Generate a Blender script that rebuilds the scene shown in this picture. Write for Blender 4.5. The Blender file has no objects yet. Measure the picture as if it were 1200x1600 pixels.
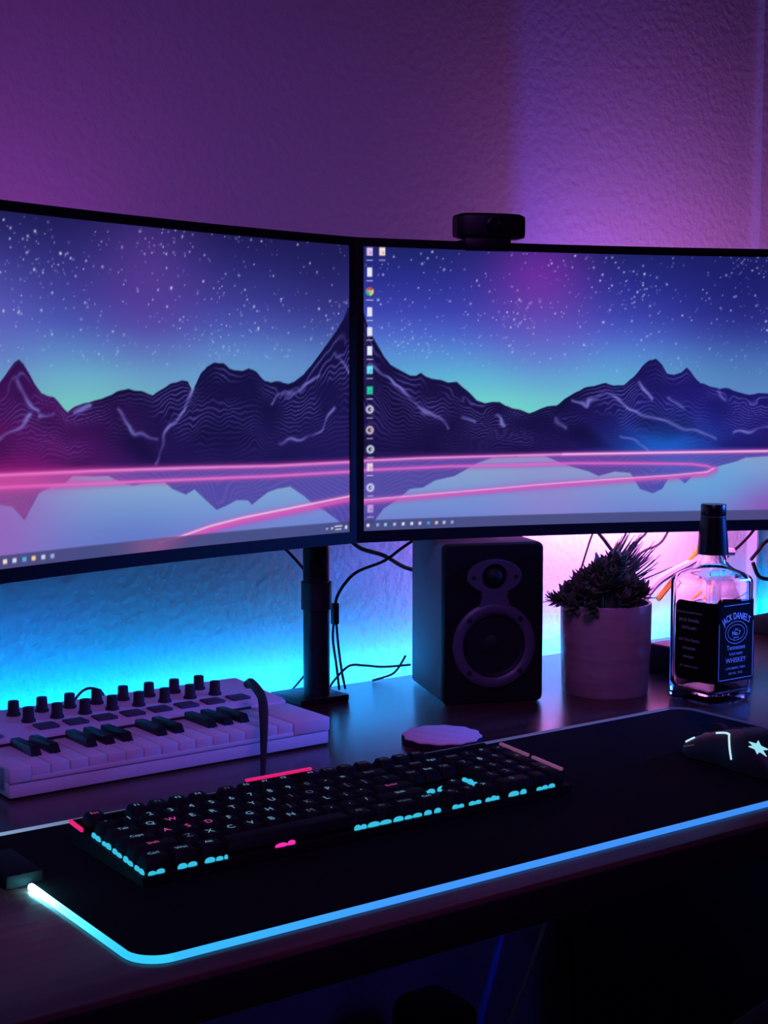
import bpy, bmesh, math, random
import numpy as np
from mathutils import Matrix, Vector

scene = bpy.context.scene
COL = scene.collection
PI = math.pi
DESK = 0.75

# ------------------------------------------------------------------ colour and materials
def lin(c):
    return tuple((x / 255 / 12.92) if x / 255 <= 0.04045 else ((x / 255 + 0.055) / 1.055) ** 2.4 for x in c)

def new_mat(name):
    m = bpy.data.materials.new(name)
    m.use_nodes = True
    nt = m.node_tree
    b = nt.nodes['Principled BSDF']
    return m, nt, b

def mat(name, rgb, rough=0.5, spec=0.5, metal=0.0, noise=0.0, nscale=60.0, bump=0.0, bscale=400.0):
    m, nt, b = new_mat(name)
    b.inputs['Base Color'].default_value = (*lin(rgb), 1)
    b.inputs['Roughness'].default_value = rough
    b.inputs['Specular IOR Level'].default_value = spec
    b.inputs['Metallic'].default_value = metal
    tc = nt.nodes.new('ShaderNodeTexCoord')
    n = nt.nodes.new('ShaderNodeTexNoise')
    n.inputs['Scale'].default_value = nscale
    n.inputs['Detail'].default_value = 4
    nt.links.new(tc.outputs['Object'], n.inputs['Vector'])
    mx = nt.nodes.new('ShaderNodeMix'); mx.data_type = 'RGBA'
    c = lin(rgb)
    mx.inputs['A'].default_value = (*[x * (1 - noise) for x in c], 1)
    mx.inputs['B'].default_value = (*[min(1, x * (1 + noise)) for x in c], 1)
    nt.links.new(n.outputs['Fac'], mx.inputs['Factor'])
    nt.links.new(mx.outputs['Result'], b.inputs['Base Color'])
    if bump:
        n2 = nt.nodes.new('ShaderNodeTexNoise')
        n2.inputs['Scale'].default_value = bscale
        n2.inputs['Detail'].default_value = 3
        nt.links.new(tc.outputs['Object'], n2.inputs['Vector'])
        bp = nt.nodes.new('ShaderNodeBump')
        bp.inputs['Strength'].default_value = bump
        bp.inputs['Distance'].default_value = 0.002
        nt.links.new(n2.outputs['Fac'], bp.inputs['Height'])
        nt.links.new(bp.outputs['Normal'], b.inputs['Normal'])
    return m

def emit(name, rgb, strength):
    m, nt, b = new_mat(name)
    b.inputs['Base Color'].default_value = (0.02, 0.02, 0.02, 1)
    b.inputs['Emission Color'].default_value = (*lin(rgb), 1)
    b.inputs['Emission Strength'].default_value = strength
    return m

def emit_attr(name, attr, strength, gloss=False):
    m, nt, b = new_mat(name)
    a = nt.nodes.new('ShaderNodeAttribute')
    a.attribute_name = attr
    b.inputs['Base Color'].default_value = (0.004, 0.004, 0.005, 1)
    b.inputs['Roughness'].default_value = 0.55
    b.inputs['Specular IOR Level'].default_value = 0.2
    nt.links.new(a.outputs['Color'], b.inputs['Emission Color'])
    b.inputs['Emission Strength'].default_value = strength
    return m

def wood_mat(name, c1, c2, rough, scale=(3, 40, 3)):
    m, nt, b = new_mat(name)
    tc = nt.nodes.new('ShaderNodeTexCoord')
    mp = nt.nodes.new('ShaderNodeMapping'); mp.inputs['Scale'].default_value = scale
    n = nt.nodes.new('ShaderNodeTexNoise'); n.inputs['Scale'].default_value = 1.6
    n.inputs['Detail'].default_value = 8; n.inputs['Distortion'].default_value = 0.6
    cr = nt.nodes.new('ShaderNodeValToRGB')
    cr.color_ramp.elements[0].position = 0.3; cr.color_ramp.elements[0].color = (*lin(c1), 1)
    cr.color_ramp.elements[1].position = 0.7; cr.color_ramp.elements[1].color = (*lin(c2), 1)
    nt.links.new(tc.outputs['Object'], mp.inputs['Vector'])
    nt.links.new(mp.outputs['Vector'], n.inputs['Vector'])
    nt.links.new(n.outputs['Fac'], cr.inputs['Fac'])
    nt.links.new(cr.outputs['Color'], b.inputs['Base Color'])
    bp = nt.nodes.new('ShaderNodeBump'); bp.inputs['Strength'].default_value = 0.15; bp.inputs['Distance'].default_value = 0.001
    nt.links.new(n.outputs['Fac'], bp.inputs['Height'])
    nt.links.new(bp.outputs['Normal'], b.inputs['Normal'])
    b.inputs['Roughness'].default_value = rough
    return m

def wall_mat(name, rgb):
    m, nt, b = new_mat(name)
    tc = nt.nodes.new('ShaderNodeTexCoord')
    n1 = nt.nodes.new('ShaderNodeTexNoise'); n1.inputs['Scale'].default_value = 100; n1.inputs['Detail'].default_value = 3
    n1.inputs['Roughness'].default_value = 0.5
    n2 = nt.nodes.new('ShaderNodeTexVoronoi'); n2.inputs['Scale'].default_value = 110; n2.feature = 'SMOOTH_F1'
    ad = nt.nodes.new('ShaderNodeMath'); ad.operation = 'MULTIPLY_ADD'; ad.inputs[1].default_value = 0.35
    for n in (n1, n2):
        nt.links.new(tc.outputs['Object'], n.inputs['Vector'])
    nt.links.new(n2.outputs['Distance'], ad.inputs[0])
    nt.links.new(n1.outputs['Fac'], ad.inputs[2])
    bp = nt.nodes.new('ShaderNodeBump'); bp.inputs['Strength'].default_value = 0.58; bp.inputs['Distance'].default_value = 0.004
    nt.links.new(ad.outputs['Value'], bp.inputs['Height'])
    nt.links.new(bp.outputs['Normal'], b.inputs['Normal'])
    b.inputs['Base Color'].default_value = (*lin(rgb), 1)
    b.inputs['Roughness'].default_value = 0.8
    b.inputs['Specular IOR Level'].default_value = 0.2
    return m

def glass_mat(name):
    m, nt, b = new_mat(name)
    b.inputs['Base Color'].default_value = (0.96, 0.96, 0.98, 1)
    b.inputs['Roughness'].default_value = 0.03
    b.inputs['IOR'].default_value = 1.47
    b.inputs['Transmission Weight'].default_value = 1.0
    return m

M = {
    'wall': wall_mat('painted_wall', (222, 218, 222)),
    'floor': wood_mat('floor_boards', (60, 50, 45), (90, 76, 66), 0.5),
    'desk': wood_mat('dark_desk_wood', (52, 36, 34), (84, 58, 54), 0.25, (2.5, 34, 34)),
    'black': mat('black_plastic', (24, 24, 27), 0.5, 0.4, 0, 0.15, 300),
    'bezel': mat('bezel_plastic', (14, 14, 17), 0.45, 0.3, 0, 0.1, 300),
    'matte': mat('matte_black', (13, 13, 15), 0.75, 0.2, 0, 0.2, 200, 0.2, 900),
    'metal': mat('black_metal', (22, 22, 26), 0.4, 0.5, 0.2, 0.1, 80),
    'keycap': mat('keycap_black', (12, 12, 15), 0.65, 0.15, 0, 0.15, 300),
    'fabric': mat('mat_cloth', (13, 13, 17), 0.95, 0.08, 0, 0.3, 900, 0.3, 2500),
    'white': mat('white_plastic', (214, 208, 214), 0.45, 0.4, 0, 0.03, 60),
    'keyblack': mat('piano_black', (22, 22, 26), 0.35, 0.5, 0, 0.1, 100),
    'rubber': mat('dark_rubber', (38, 38, 44), 0.7, 0.3, 0, 0.15, 300),
    'padgrey': mat('pad_grey', (70, 70, 82), 0.6, 0.3, 0, 0.1, 200),
    'slot': mat('grey_panel', (120, 116, 128), 0.5, 0.4, 0, 0.05, 90),
    'vinyl': mat('speaker_vinyl', (118, 112, 118), 0.6, 0.3, 0, 0.12, 500, 0.25, 1200),
    'baffle': mat('speaker_front', (16, 15, 18), 0.55, 0.25, 0, 0.1, 100),
    'ring': mat('speaker_ring', (74, 74, 88), 0.42, 0.5, 0, 0.05, 80),
    'cone': mat('speaker_cone', (17, 17, 22), 0.6, 0.3, 0, 0.1, 120),
    'pot': wood_mat('pot_clay', (150, 128, 124), (176, 152, 146), 0.30, (8, 8, 40)),
    'soil': mat('soil', (32, 24, 18), 0.95, 0.1, 0, 0.4, 200, 0.6, 300),
    'leaf': mat('succulent_leaf', (92, 108, 78), 0.55, 0.3, 0, 0.45, 60),
    'spike': mat('spiky_leaf', (112, 104, 80), 0.5, 0.35, 0, 0.5, 50),
    'glass': glass_mat('clear_glass'),
    'label': mat('label_black', (13, 12, 14), 0.9, 0.06, 0, 0.1, 90),
    'print': mat('label_print', (245, 245, 250), 0.6, 0.3, 0, 0.03, 90),
    'printdim': mat('label_print_dim', (200, 196, 206), 0.6, 0.3, 0, 0.03, 90),
    'cap': mat('cap_black', (12, 12, 16), 0.3, 0.5, 0, 0.1, 90),
    'cork': mat('coaster_face', (226, 190, 202), 0.85, 0.2, 0, 0.12, 250, 0.3, 600),
    'coaster': mat('coaster_edge', (34, 28, 34), 0.8, 0.2, 0, 0.1, 200),
    'cable': mat('black_cable', (16, 16, 19), 0.5, 0.4, 0, 0.1, 200),
    'yellow': mat('yellow_cable', (236, 168, 40), 0.5, 0.4, 0, 0.05, 200),
    'olive': mat('dull_yellow_cable', (170, 150, 90), 0.5, 0.4, 0, 0.05, 200),
    'blue': mat('blue_cable', (90, 140, 255), 0.5, 0.4, 0, 0.05, 200),
    'whitec': mat('white_cable', (235, 232, 236), 0.5, 0.4, 0, 0.03, 200),
    'chair': mat('chair_cloth', (12, 12, 14), 0.9, 0.1, 0, 0.2, 500, 0.2, 1200),
    'led_case': mat('led_strip_tape', (225, 225, 225), 0.5, 0.3, 0, 0.03, 90),
    'cyan': emit('cyan_leds', (0, 158, 255), 60.0),
    'keycyan': emit('key_cyan_leds', (50, 190, 225), 1.0),
    'keypink': emit('key_pink_leds', (235, 45, 170), 1.1),
    'barpink': emit('bar_pink_leds', (225, 25, 110), 1.0),
    'barlilac': emit('bar_lilac_leds', (120, 70, 110), 0.8),
    'legend': emit('legend_blue', (120, 175, 205), 0.75),
    'legdim': emit('legend_dim', (110, 120, 150), 0.38),
    'legpink': emit('legend_pink', (225, 80, 165), 0.75),
    'mousewhite': emit('mouse_leds', (190, 230, 250), 1.0),
    'mousedim': emit('mouse_leds_dim', (120, 80, 90), 0.35),
    'mousecyan': emit('mouse_logo', (150, 225, 240), 1.0),
    'tube': emit_attr('mat_light_tube', 'glow', 1.0),
    'screen': emit_attr('screen_picture', 'picture', 1.0),
}

# ------------------------------------------------------------------ mesh building
class MB:
    def __init__(self):
        self.v = []; self.f = []; self.mi = []; self.sm = []
    def add(self, vs, fs, mi=0, smooth=False, mtx=None):
        o = len(self.v)
        if mtx is not None:
            vs = [tuple(mtx @ Vector(p)) for p in vs]
        self.v += [tuple(p) for p in vs]
        for f in fs:
            self.f.append([i + o for i in f]); self.mi.append(mi); self.sm.append(smooth)
        return self
    def box(self, c, s, bev=0.0, mi=0, rot=None, seg=2):
        bm = bmesh.new()
        bmesh.ops.create_cube(bm, size=1)
        for v in bm.verts:
            v.co = Vector((v.co.x * s[0], v.co.y * s[1], v.co.z * s[2]))
        if bev > 0:
            bmesh.ops.bevel(bm, geom=list(bm.edges), offset=bev, segments=seg, profile=0.5, affect='EDGES')
        m = Matrix.Translation(c) @ (rot.to_4x4() if rot is not None else Matrix())
        bm.verts.ensure_lookup_table()
        self.add([tuple(v.co) for v in bm.verts], [[v.index for v in f.verts] for f in bm.faces], mi, bev > 0, m)
        bm.free()
        return self
    def rings(self, rings, cap0=True, cap1=True, mi=0, smooth=True, mtx=None, closed=False):
        n = len(rings[0]); vs = []; fs = []
        for r in rings: vs += [tuple(p) for p in r]
        k = len(rings)
        for i in range(k if closed else k - 1):
            a = i * n; b = ((i + 1) % k) * n
            for j in range(n):
                fs.append([a + j, a + (j + 1) % n, b + (j + 1) % n, b + j])
        if not closed:
            if cap0: fs.append(list(range(n))[::-1])
            if cap1: fs.append([(k - 1) * n + j for j in range(n)])
        return self.add(vs, fs, mi, smooth, mtx)
    def lathe(self, prof, seg=32, mi=0, smooth=True, mtx=None, closed=False, sx=1, sy=1):
        rs = [[(max(r, 1e-5) * math.cos(2 * PI * j / seg) * sx, max(r, 1e-5) * math.sin(2 * PI * j / seg) * sy, z) for j in range(seg)] for r, z in prof]
        return self.rings(rs, not closed, not closed, mi, smooth, mtx, closed)
    def tube(self, pts, r, seg=8, mi=0, smooth=True, flat=1.0):
        pts = [Vector(p) for p in pts]; rs = []
        n = len(pts)
        rad = r if isinstance(r, (list, tuple)) else [r] * n
        up = None
        for i in range(n):
            t = (pts[min(i + 1, n - 1)] - pts[max(i - 1, 0)])
            t = t.normalized() if t.length > 1e-9 else Vector((0, 0, 1))
            if up is None:
                up = t.orthogonal().normalized()
            up = (up - t * up.dot(t))
            up = up.normalized() if up.length > 1e-6 else t.orthogonal().normalized()
            sd = t.cross(up)
            rs.append([tuple(pts[i] + (up * math.cos(2 * PI * j / seg) * flat + sd * math.sin(2 * PI * j / seg)) * rad[i]) for j in range(seg)])
        return self.rings(rs, True, True, mi, smooth)
    def build(self, name, mats, parent=None):
        if not isinstance(mats, (list, tuple)): mats = [mats]
        me = bpy.data.meshes.new(name)
        me.from_pydata(self.v, [], self.f)
        for m in mats: me.materials.append(m)
        me.polygons.foreach_set('material_index', self.mi)
        me.polygons.foreach_set('use_smooth', self.sm)
        me.validate()
        bm = bmesh.new(); bm.from_mesh(me)
        bmesh.ops.recalc_face_normals(bm, faces=list(bm.faces))
        bm.to_mesh(me); bm.free()
        try:
            me.set_sharp_from_angle(angle=math.radians(40))
        except Exception:
            pass
        o = bpy.data.objects.new(name, me)
        COL.objects.link(o)
        if parent is not None: o.parent = parent
        return o

def tag(o, label, cat, group=None, kind=None):
    o['label'] = label; o['category'] = cat
    if group: o['group'] = group
    if kind: o['kind'] = kind
    return o

def thing(name, label, cat, loc=(0, 0, 0), rz=0.0, group=None):
    o = bpy.data.objects.new(name, None)
    o.empty_display_size = 0.02
    COL.objects.link(o)
    o.location = loc; o.rotation_euler = (0, 0, rz)
    return tag(o, label, cat, group)

def struct(o):
    o['kind'] = 'structure'
    return o

def smooth_path(pts, n=6):
    P = [Vector(p) for p in pts]; out = []
    for i in range(len(P) - 1):
        p0 = P[max(i - 1, 0)]; p1 = P[i]; p2 = P[i + 1]; p3 = P[min(i + 2, len(P) - 1)]
        for k in range(n):
            t = k / n
            out.append(0.5 * ((2 * p1) + (p2 - p0) * t + (2 * p0 - 5 * p1 + 4 * p2 - p3) * t * t + (3 * p1 - p0 - 3 * p2 + p3) * t ** 3))
    out.append(P[-1])
    return out

def rrect(w, h, r, z=0.0, n=5, cx=0.0, cy=0.0):
    out = []
    for sx, sy, a0 in ((1, -1, -PI / 2), (1, 1, 0), (-1, 1, PI / 2), (-1, -1, PI)):
        for k in range(n + 1):
            a = a0 + k / n * PI / 2
            out.append((cx + sx * (w / 2 - r) + r * math.cos(a), cy + sy * (h / 2 - r) + r * math.sin(a), z))
    return out

_tc = {}
def text_geo(s, size):
    key = (s, size)
    if key not in _tc:
        cu = bpy.data.curves.new('lettering', 'FONT')
        cu.body = s; cu.size = size; cu.align_x = 'CENTER'; cu.align_y = 'CENTER'; cu.resolution_u = 3
        ob = bpy.data.objects.new('lettering', cu)
        COL.objects.link(ob)
        dg = bpy.context.evaluated_depsgraph_get()
        me = bpy.data.meshes.new_from_object(ob.evaluated_get(dg))
        _tc[key] = ([tuple(v.co) for v in me.vertices], [list(p.vertices) for p in me.polygons])
        bpy.data.objects.remove(ob); bpy.data.curves.remove(cu); bpy.data.meshes.remove(me)
    return _tc[key]

# ------------------------------------------------------------------ camera (36 deg to the right of the desk's depth, 5 deg down)
F_PX = 2267.0
YAW = math.radians(35.9428); PIT = math.radians(5.0417)
fw = Vector((math.sin(YAW) * math.cos(PIT), math.cos(YAW) * math.cos(PIT), -math.sin(PIT)))
rt = Vector((math.cos(YAW), -math.sin(YAW), 0)); up = rt.cross(fw)
cd = bpy.data.cameras.new('camera')
cd.sensor_fit = 'HORIZONTAL'; cd.sensor_width = 36.0; cd.lens = F_PX / 1200 * 36.0
cd.clip_start = 0.02
cam = bpy.data.objects.new('camera', cd)
COL.objects.link(cam)
mw = Matrix((rt, up, -fw)).transposed().to_4x4(); mw.translation = (0, 0, 1.12)
cam.matrix_world = mw
scene.camera = cam

# ------------------------------------------------------------------ setting
WALL_Y = 1.512
struct(MB().box((1.3, WALL_Y + 0.05, 1.35), (6.4, 0.1, 2.7)).build('wall_back', M['wall']))
struct(MB().box((1.3, 0.2, -0.025), (6.4, 4.0, 0.05)).build('floor', M['floor']))

struct(MB().box((1.831, WALL_Y - 0.006, 1.88), (0.05, 0.012, 1.64)).build('trim_1', M['wall']))
struct(MB().box((1.808, WALL_Y - 0.010, 0.53), (0.004, 0.020, 1.06)).build('trim_2', M['wall']))

# ------------------------------------------------------------------ desk
DX0, DX1, DY0, DY1 = -0.15, 2.05, 0.784, 1.4615
desk = thing('desk', 'dark brown wooden desk carrying the whole computer setup', 'desk', ((DX0 + DX1) / 2, (DY0 + DY1) / 2, 0))
dw, dd = DX1 - DX0, DY1 - DY0
MB().box((0, 0, DESK - 0.016), (dw, dd, 0.032), 0.0015).build('desktop', M['desk'], desk)
for sx in (-1, 1):
    MB().box((sx * (dw / 2 - 0.03), 0, 0.359), (0.03, dd - 0.08, 0.718), 0.001).build('side_panel', M['desk'], desk)

cab = thing('drawer_cabinet', 'dark drawer cabinet standing under the desk behind the black chair', 'cabinet', (1.47, 1.08, 0))
MB().box((0, 0, 0.34), (0.40, 0.47, 0.66), 0.002).box((0, 0, 0.008), (0.36, 0.42, 0.016)).build('body', M['matte'], cab)
for i, z in enumerate((0.14, 0.36, 0.57)):
    d = MB().box((0, -0.243, z), (0.384, 0.016, 0.19), 0.002).build('drawer', M['black'], cab)
    MB().box((0, -0.258, z + 0.04), (0.12, 0.012, 0.012), 0.003).build('handle', M['metal'], d)

# ------------------------------------------------------------------ led strip along the rear edge of the desk
eb = MB().box((0, -dd / 2 - 0.001, 0.7325), (dw - 0.002, 0.002, 0.027), 0.0006).build('front_edge', M['matte'], desk)
eb['label'] = 'black front edge band'
tape = MB().box((0, dd / 2 + 0.0007, DESK - 0.0066), (2.16, 0.0014, 0.0124)).build('light_strip', M['led_case'], desk)
tape['label'] = 'glowing cyan light strip along the rear edge'
MB().box((0, dd / 2 + 0.0023, DESK - 0.0050), (2.15, 0.0018, 0.0085)).build('diodes', M['cyan'], tape)
MB().box((0, dd / 2 + 0.015, DESK - 0.018), (2.16, 0.030, 0.002)).build('strip_light_shield', M['matte'], desk)  # unseen ledge added to keep the strip's light off the lower wall

# ------------------------------------------------------------------ screen pictures
rng = np.random.default_rng(7)
def s2l(a):
    a = np.clip(a, 0, 255) / 255.0
    return np.where(a <= 0.04045, a / 12.92, ((a + 0.055) / 1.055) ** 2.4)

def vnoise(x, y, seed):
    g = np.random.default_rng(seed).random((64, 64))
    xi = np.floor(x).astype(int); yi = np.floor(y).astype(int)
    fx = x - xi; fy = y - yi
    fx = fx * fx * (3 - 2 * fx); fy = fy * fy * (3 - 2 * fy)
    a = g[xi % 64, yi % 64]; b = g[(xi + 1) % 64, yi % 64]; c = g[xi % 64, (yi + 1) % 64]; d = g[(xi + 1) % 64, (yi + 1) % 64]
    return (a * (1 - fx) + b * fx) * (1 - fy) + (c * (1 - fx) + d * fx) * fy

ASP = 0.532 / 0.3035
RIDGE = {'L': [(0.201,0.524),(0.219,0.562),(0.232,0.582),(0.241,0.591),(0.250,0.579),(0.261,0.551),(0.272,0.521),(0.285,0.495),(0.298,0.489),(0.310,0.484),(0.323,0.465),(0.339,0.442),(0.357,0.457),(0.377,0.468),(0.412,0.479),(0.440,0.496),(0.472,0.507),(0.504,0.497),(0.525,0.487),(0.547,0.509),(0.566,0.523),(0.591,0.535),(0.606,0.531),(0.616,0.504),(0.625,0.525),(0.636,0.555),(0.651,0.580),(0.668,0.592),(0.689,0.591),(0.704,0.570),(0.723,0.566),(0.735,0.562),(0.750,0.577),(0.769,0.561),(0.789,0.535),(0.804,0.527),(0.828,0.531),(0.847,0.523),(0.860,0.531),(0.884,0.557),(0.904,0.586),(0.924,0.623),(0.948,0.670),(0.968,0.708),(0.984,0.746),(0.997,0.787)],
 'R': [(-0.000,0.777),(0.011,0.718),(0.021,0.689),(0.032,0.655),(0.045,0.620),(0.059,0.593),(0.080,0.573),(0.101,0.555),(0.115,0.550),(0.126,0.562),(0.136,0.550),(0.150,0.539),(0.172,0.534),(0.186,0.527),(0.206,0.530),(0.217,0.516),(0.236,0.486),(0.250,0.463),(0.268,0.451),(0.286,0.456),(0.301,0.458),(0.315,0.441),(0.337,0.434),(0.351,0.425),(0.369,0.415),(0.388,0.429),(0.410,0.441),(0.431,0.445),(0.453,0.469),(0.475,0.492),(0.492,0.506),(0.519,0.516),(0.543,0.528),(0.563,0.516),(0.585,0.521),(0.606,0.549),(0.625,0.588),(0.642,0.612),(0.657,0.619),(0.671,0.597),(0.683,0.564),(0.699,0.554),(0.716,0.566),(0.728,0.583),(0.742,0.559),(0.761,0.525),(0.783,0.516),(0.805,0.504),(0.827,0.506),(0.849,0.491),(0.872,0.484),(0.893,0.489),(0.915,0.486)]}
REFL = {'L': [(0.195,0.180),(0.220,0.172),(0.245,0.129),(0.276,0.204),(0.306,0.224),(0.329,0.225),(0.347,0.248),(0.395,0.242),(0.423,0.241),(0.458,0.215),(0.479,0.207),(0.501,0.211),(0.549,0.211),(0.566,0.189),(0.598,0.167),(0.618,0.182),(0.648,0.140),(0.670,0.110),(0.698,0.124),(0.717,0.137),(0.745,0.134),(0.755,0.118),(0.795,0.157),(0.818,0.166),(0.850,0.170),(0.882,0.138),(0.906,0.107),(0.939,0.077),(0.971,0.040),(0.996,0.013)],
 'R': [(-0.001,0.005),(0.017,0.017),(0.045,0.077),(0.069,0.099),(0.102,0.143),(0.130,0.146),(0.158,0.171),(0.201,0.185),(0.251,0.230),(0.287,0.250),(0.403,0.254),(0.455,0.217),(0.506,0.192),(0.529,0.174),(0.566,0.190),(0.602,0.184),(0.625,0.123),(0.655,0.105),(0.677,0.122),(0.691,0.163),(0.714,0.162),(0.729,0.140),(0.746,0.169),(0.802,0.204),(0.846,0.223),(0.867,0.237),(0.919,0.242)]}
LINE1 = {'L': [(0.196,0.265),(0.395,0.261),(0.611,0.254),(0.811,0.246),(1.004,0.247)],
 'R': [(-0.001,0.250),(0.130,0.255),(0.273,0.257),(0.447,0.260),(0.624,0.261),(0.918,0.264)]}
LINE2 = {'L': [(0.196,0.231),(0.395,0.223),(0.611,0.217),(0.811,0.212),(1.004,0.213)],
 'R': [(-0.001,0.216),(0.187,0.223),(0.331,0.223),(0.477,0.226),(0.624,0.222),(0.742,0.217),(0.779,0.209),(0.796,0.197),(0.780,0.183),(0.699,0.172),(0.566,0.161),(0.404,0.147),(0.273,0.133),(0.158,0.122),(-0.001,0.107)]}
LINE3 = [(0.535,0.021),(0.579,0.031),(0.655,0.058),(0.732,0.076),(0.842,0.094),(0.922,0.108),(1.004,0.123)]
ICONS = {'L': [],
 'R': [(0.011,0.982),(0.041,0.984),(0.011,0.911),(0.011,0.844),(0.012,0.773),(0.012,0.704),(0.011,0.637),(0.012,0.570),(0.013,0.498),(0.013,0.431),(0.013,0.358),(0.015,0.290),(0.013,0.227),(0.015,0.154),(0.015,0.079)]}
TB = {'L': [(0.204,0.018),(0.223,0.018),(0.243,0.020),(0.262,0.021),(0.282,0.021),(0.301,0.022),(0.942,0.014),(0.958,0.015),(0.971,0.018),(0.996,0.017)],
 'R': [(0.010,0.013),(0.031,0.016),(0.048,0.018),(0.068,0.018),(0.087,0.022),(0.106,0.023),(0.124,0.024),(0.143,0.025),(0.161,0.027),(0.178,0.028),(0.196,0.029)]}
STREAK = {'L': [[(0.618,0.504),(0.598,0.440),(0.565,0.397),(0.545,0.341),(0.535,0.282)],
  [(0.198,0.369),(0.237,0.403),(0.261,0.433)],
  [(0.239,0.521),(0.254,0.484),(0.264,0.457),(0.276,0.444)],
  [(0.446,0.443),(0.467,0.400),(0.488,0.364),(0.531,0.346)],
  [(0.961,0.432),(0.943,0.399),(0.931,0.371),(0.907,0.341),(0.827,0.327)],
  [(0.804,0.452),(0.823,0.478),(0.860,0.488),(0.891,0.521),(0.924,0.553)],
  [(0.279,0.429),(0.296,0.438),(0.305,0.436)],
  [(0.356,0.436),(0.384,0.454)],
  [(0.972,0.609),(0.997,0.565)]],
'R': [[(0.011,0.588),(0.045,0.543),(0.073,0.521),(0.101,0.464),(0.129,0.429),(0.165,0.394),(0.186,0.359)],
  [(0.468,0.461),(0.497,0.442),(0.526,0.485),(0.541,0.492),(0.563,0.478),(0.600,0.425),(0.637,0.401),(0.697,0.371),(0.756,0.346),(0.800,0.314)],
  [(0.579,0.329),(0.624,0.300),(0.646,0.268)],
  [(0.688,0.472),(0.725,0.431)],
  [(0.424,0.391),(0.454,0.360)],
  [(0.798,0.496),(0.821,0.453)],
  [(0.844,0.338),(0.888,0.345),(0.917,0.362)],
  [(0.621,0.521),(0.644,0.461)],
  [(0.215,0.405),(0.243,0.393)],
  [(0.294,0.404),(0.316,0.369)]]}


def seg_dist(S, T, pts):
    d = np.full(S.shape, 9.0)
    for (a, b), (c, e) in zip(pts[:-1], pts[1:]):
        ax, ay, bx, by = a * ASP, b, c * ASP, e
        dx, dy = bx - ax, by - ay
        u = np.clip(((S * ASP - ax) * dx + (T - ay) * dy) / (dx * dx + dy * dy + 1e-12), 0, 1)
        d = np.minimum(d, np.hypot(S * ASP - ax - u * dx, T - ay - u * dy))
    return d

def paint(img, col, a):
    img += (np.array(col, float) - img) * np.clip(a, 0, 1)[..., None]

def blob(S, T, c, r, rt_=None):
    return np.exp(-(((S - c[0]) * ASP / r) ** 2 + ((T - c[1]) / (rt_ or r)) ** 2))

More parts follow.
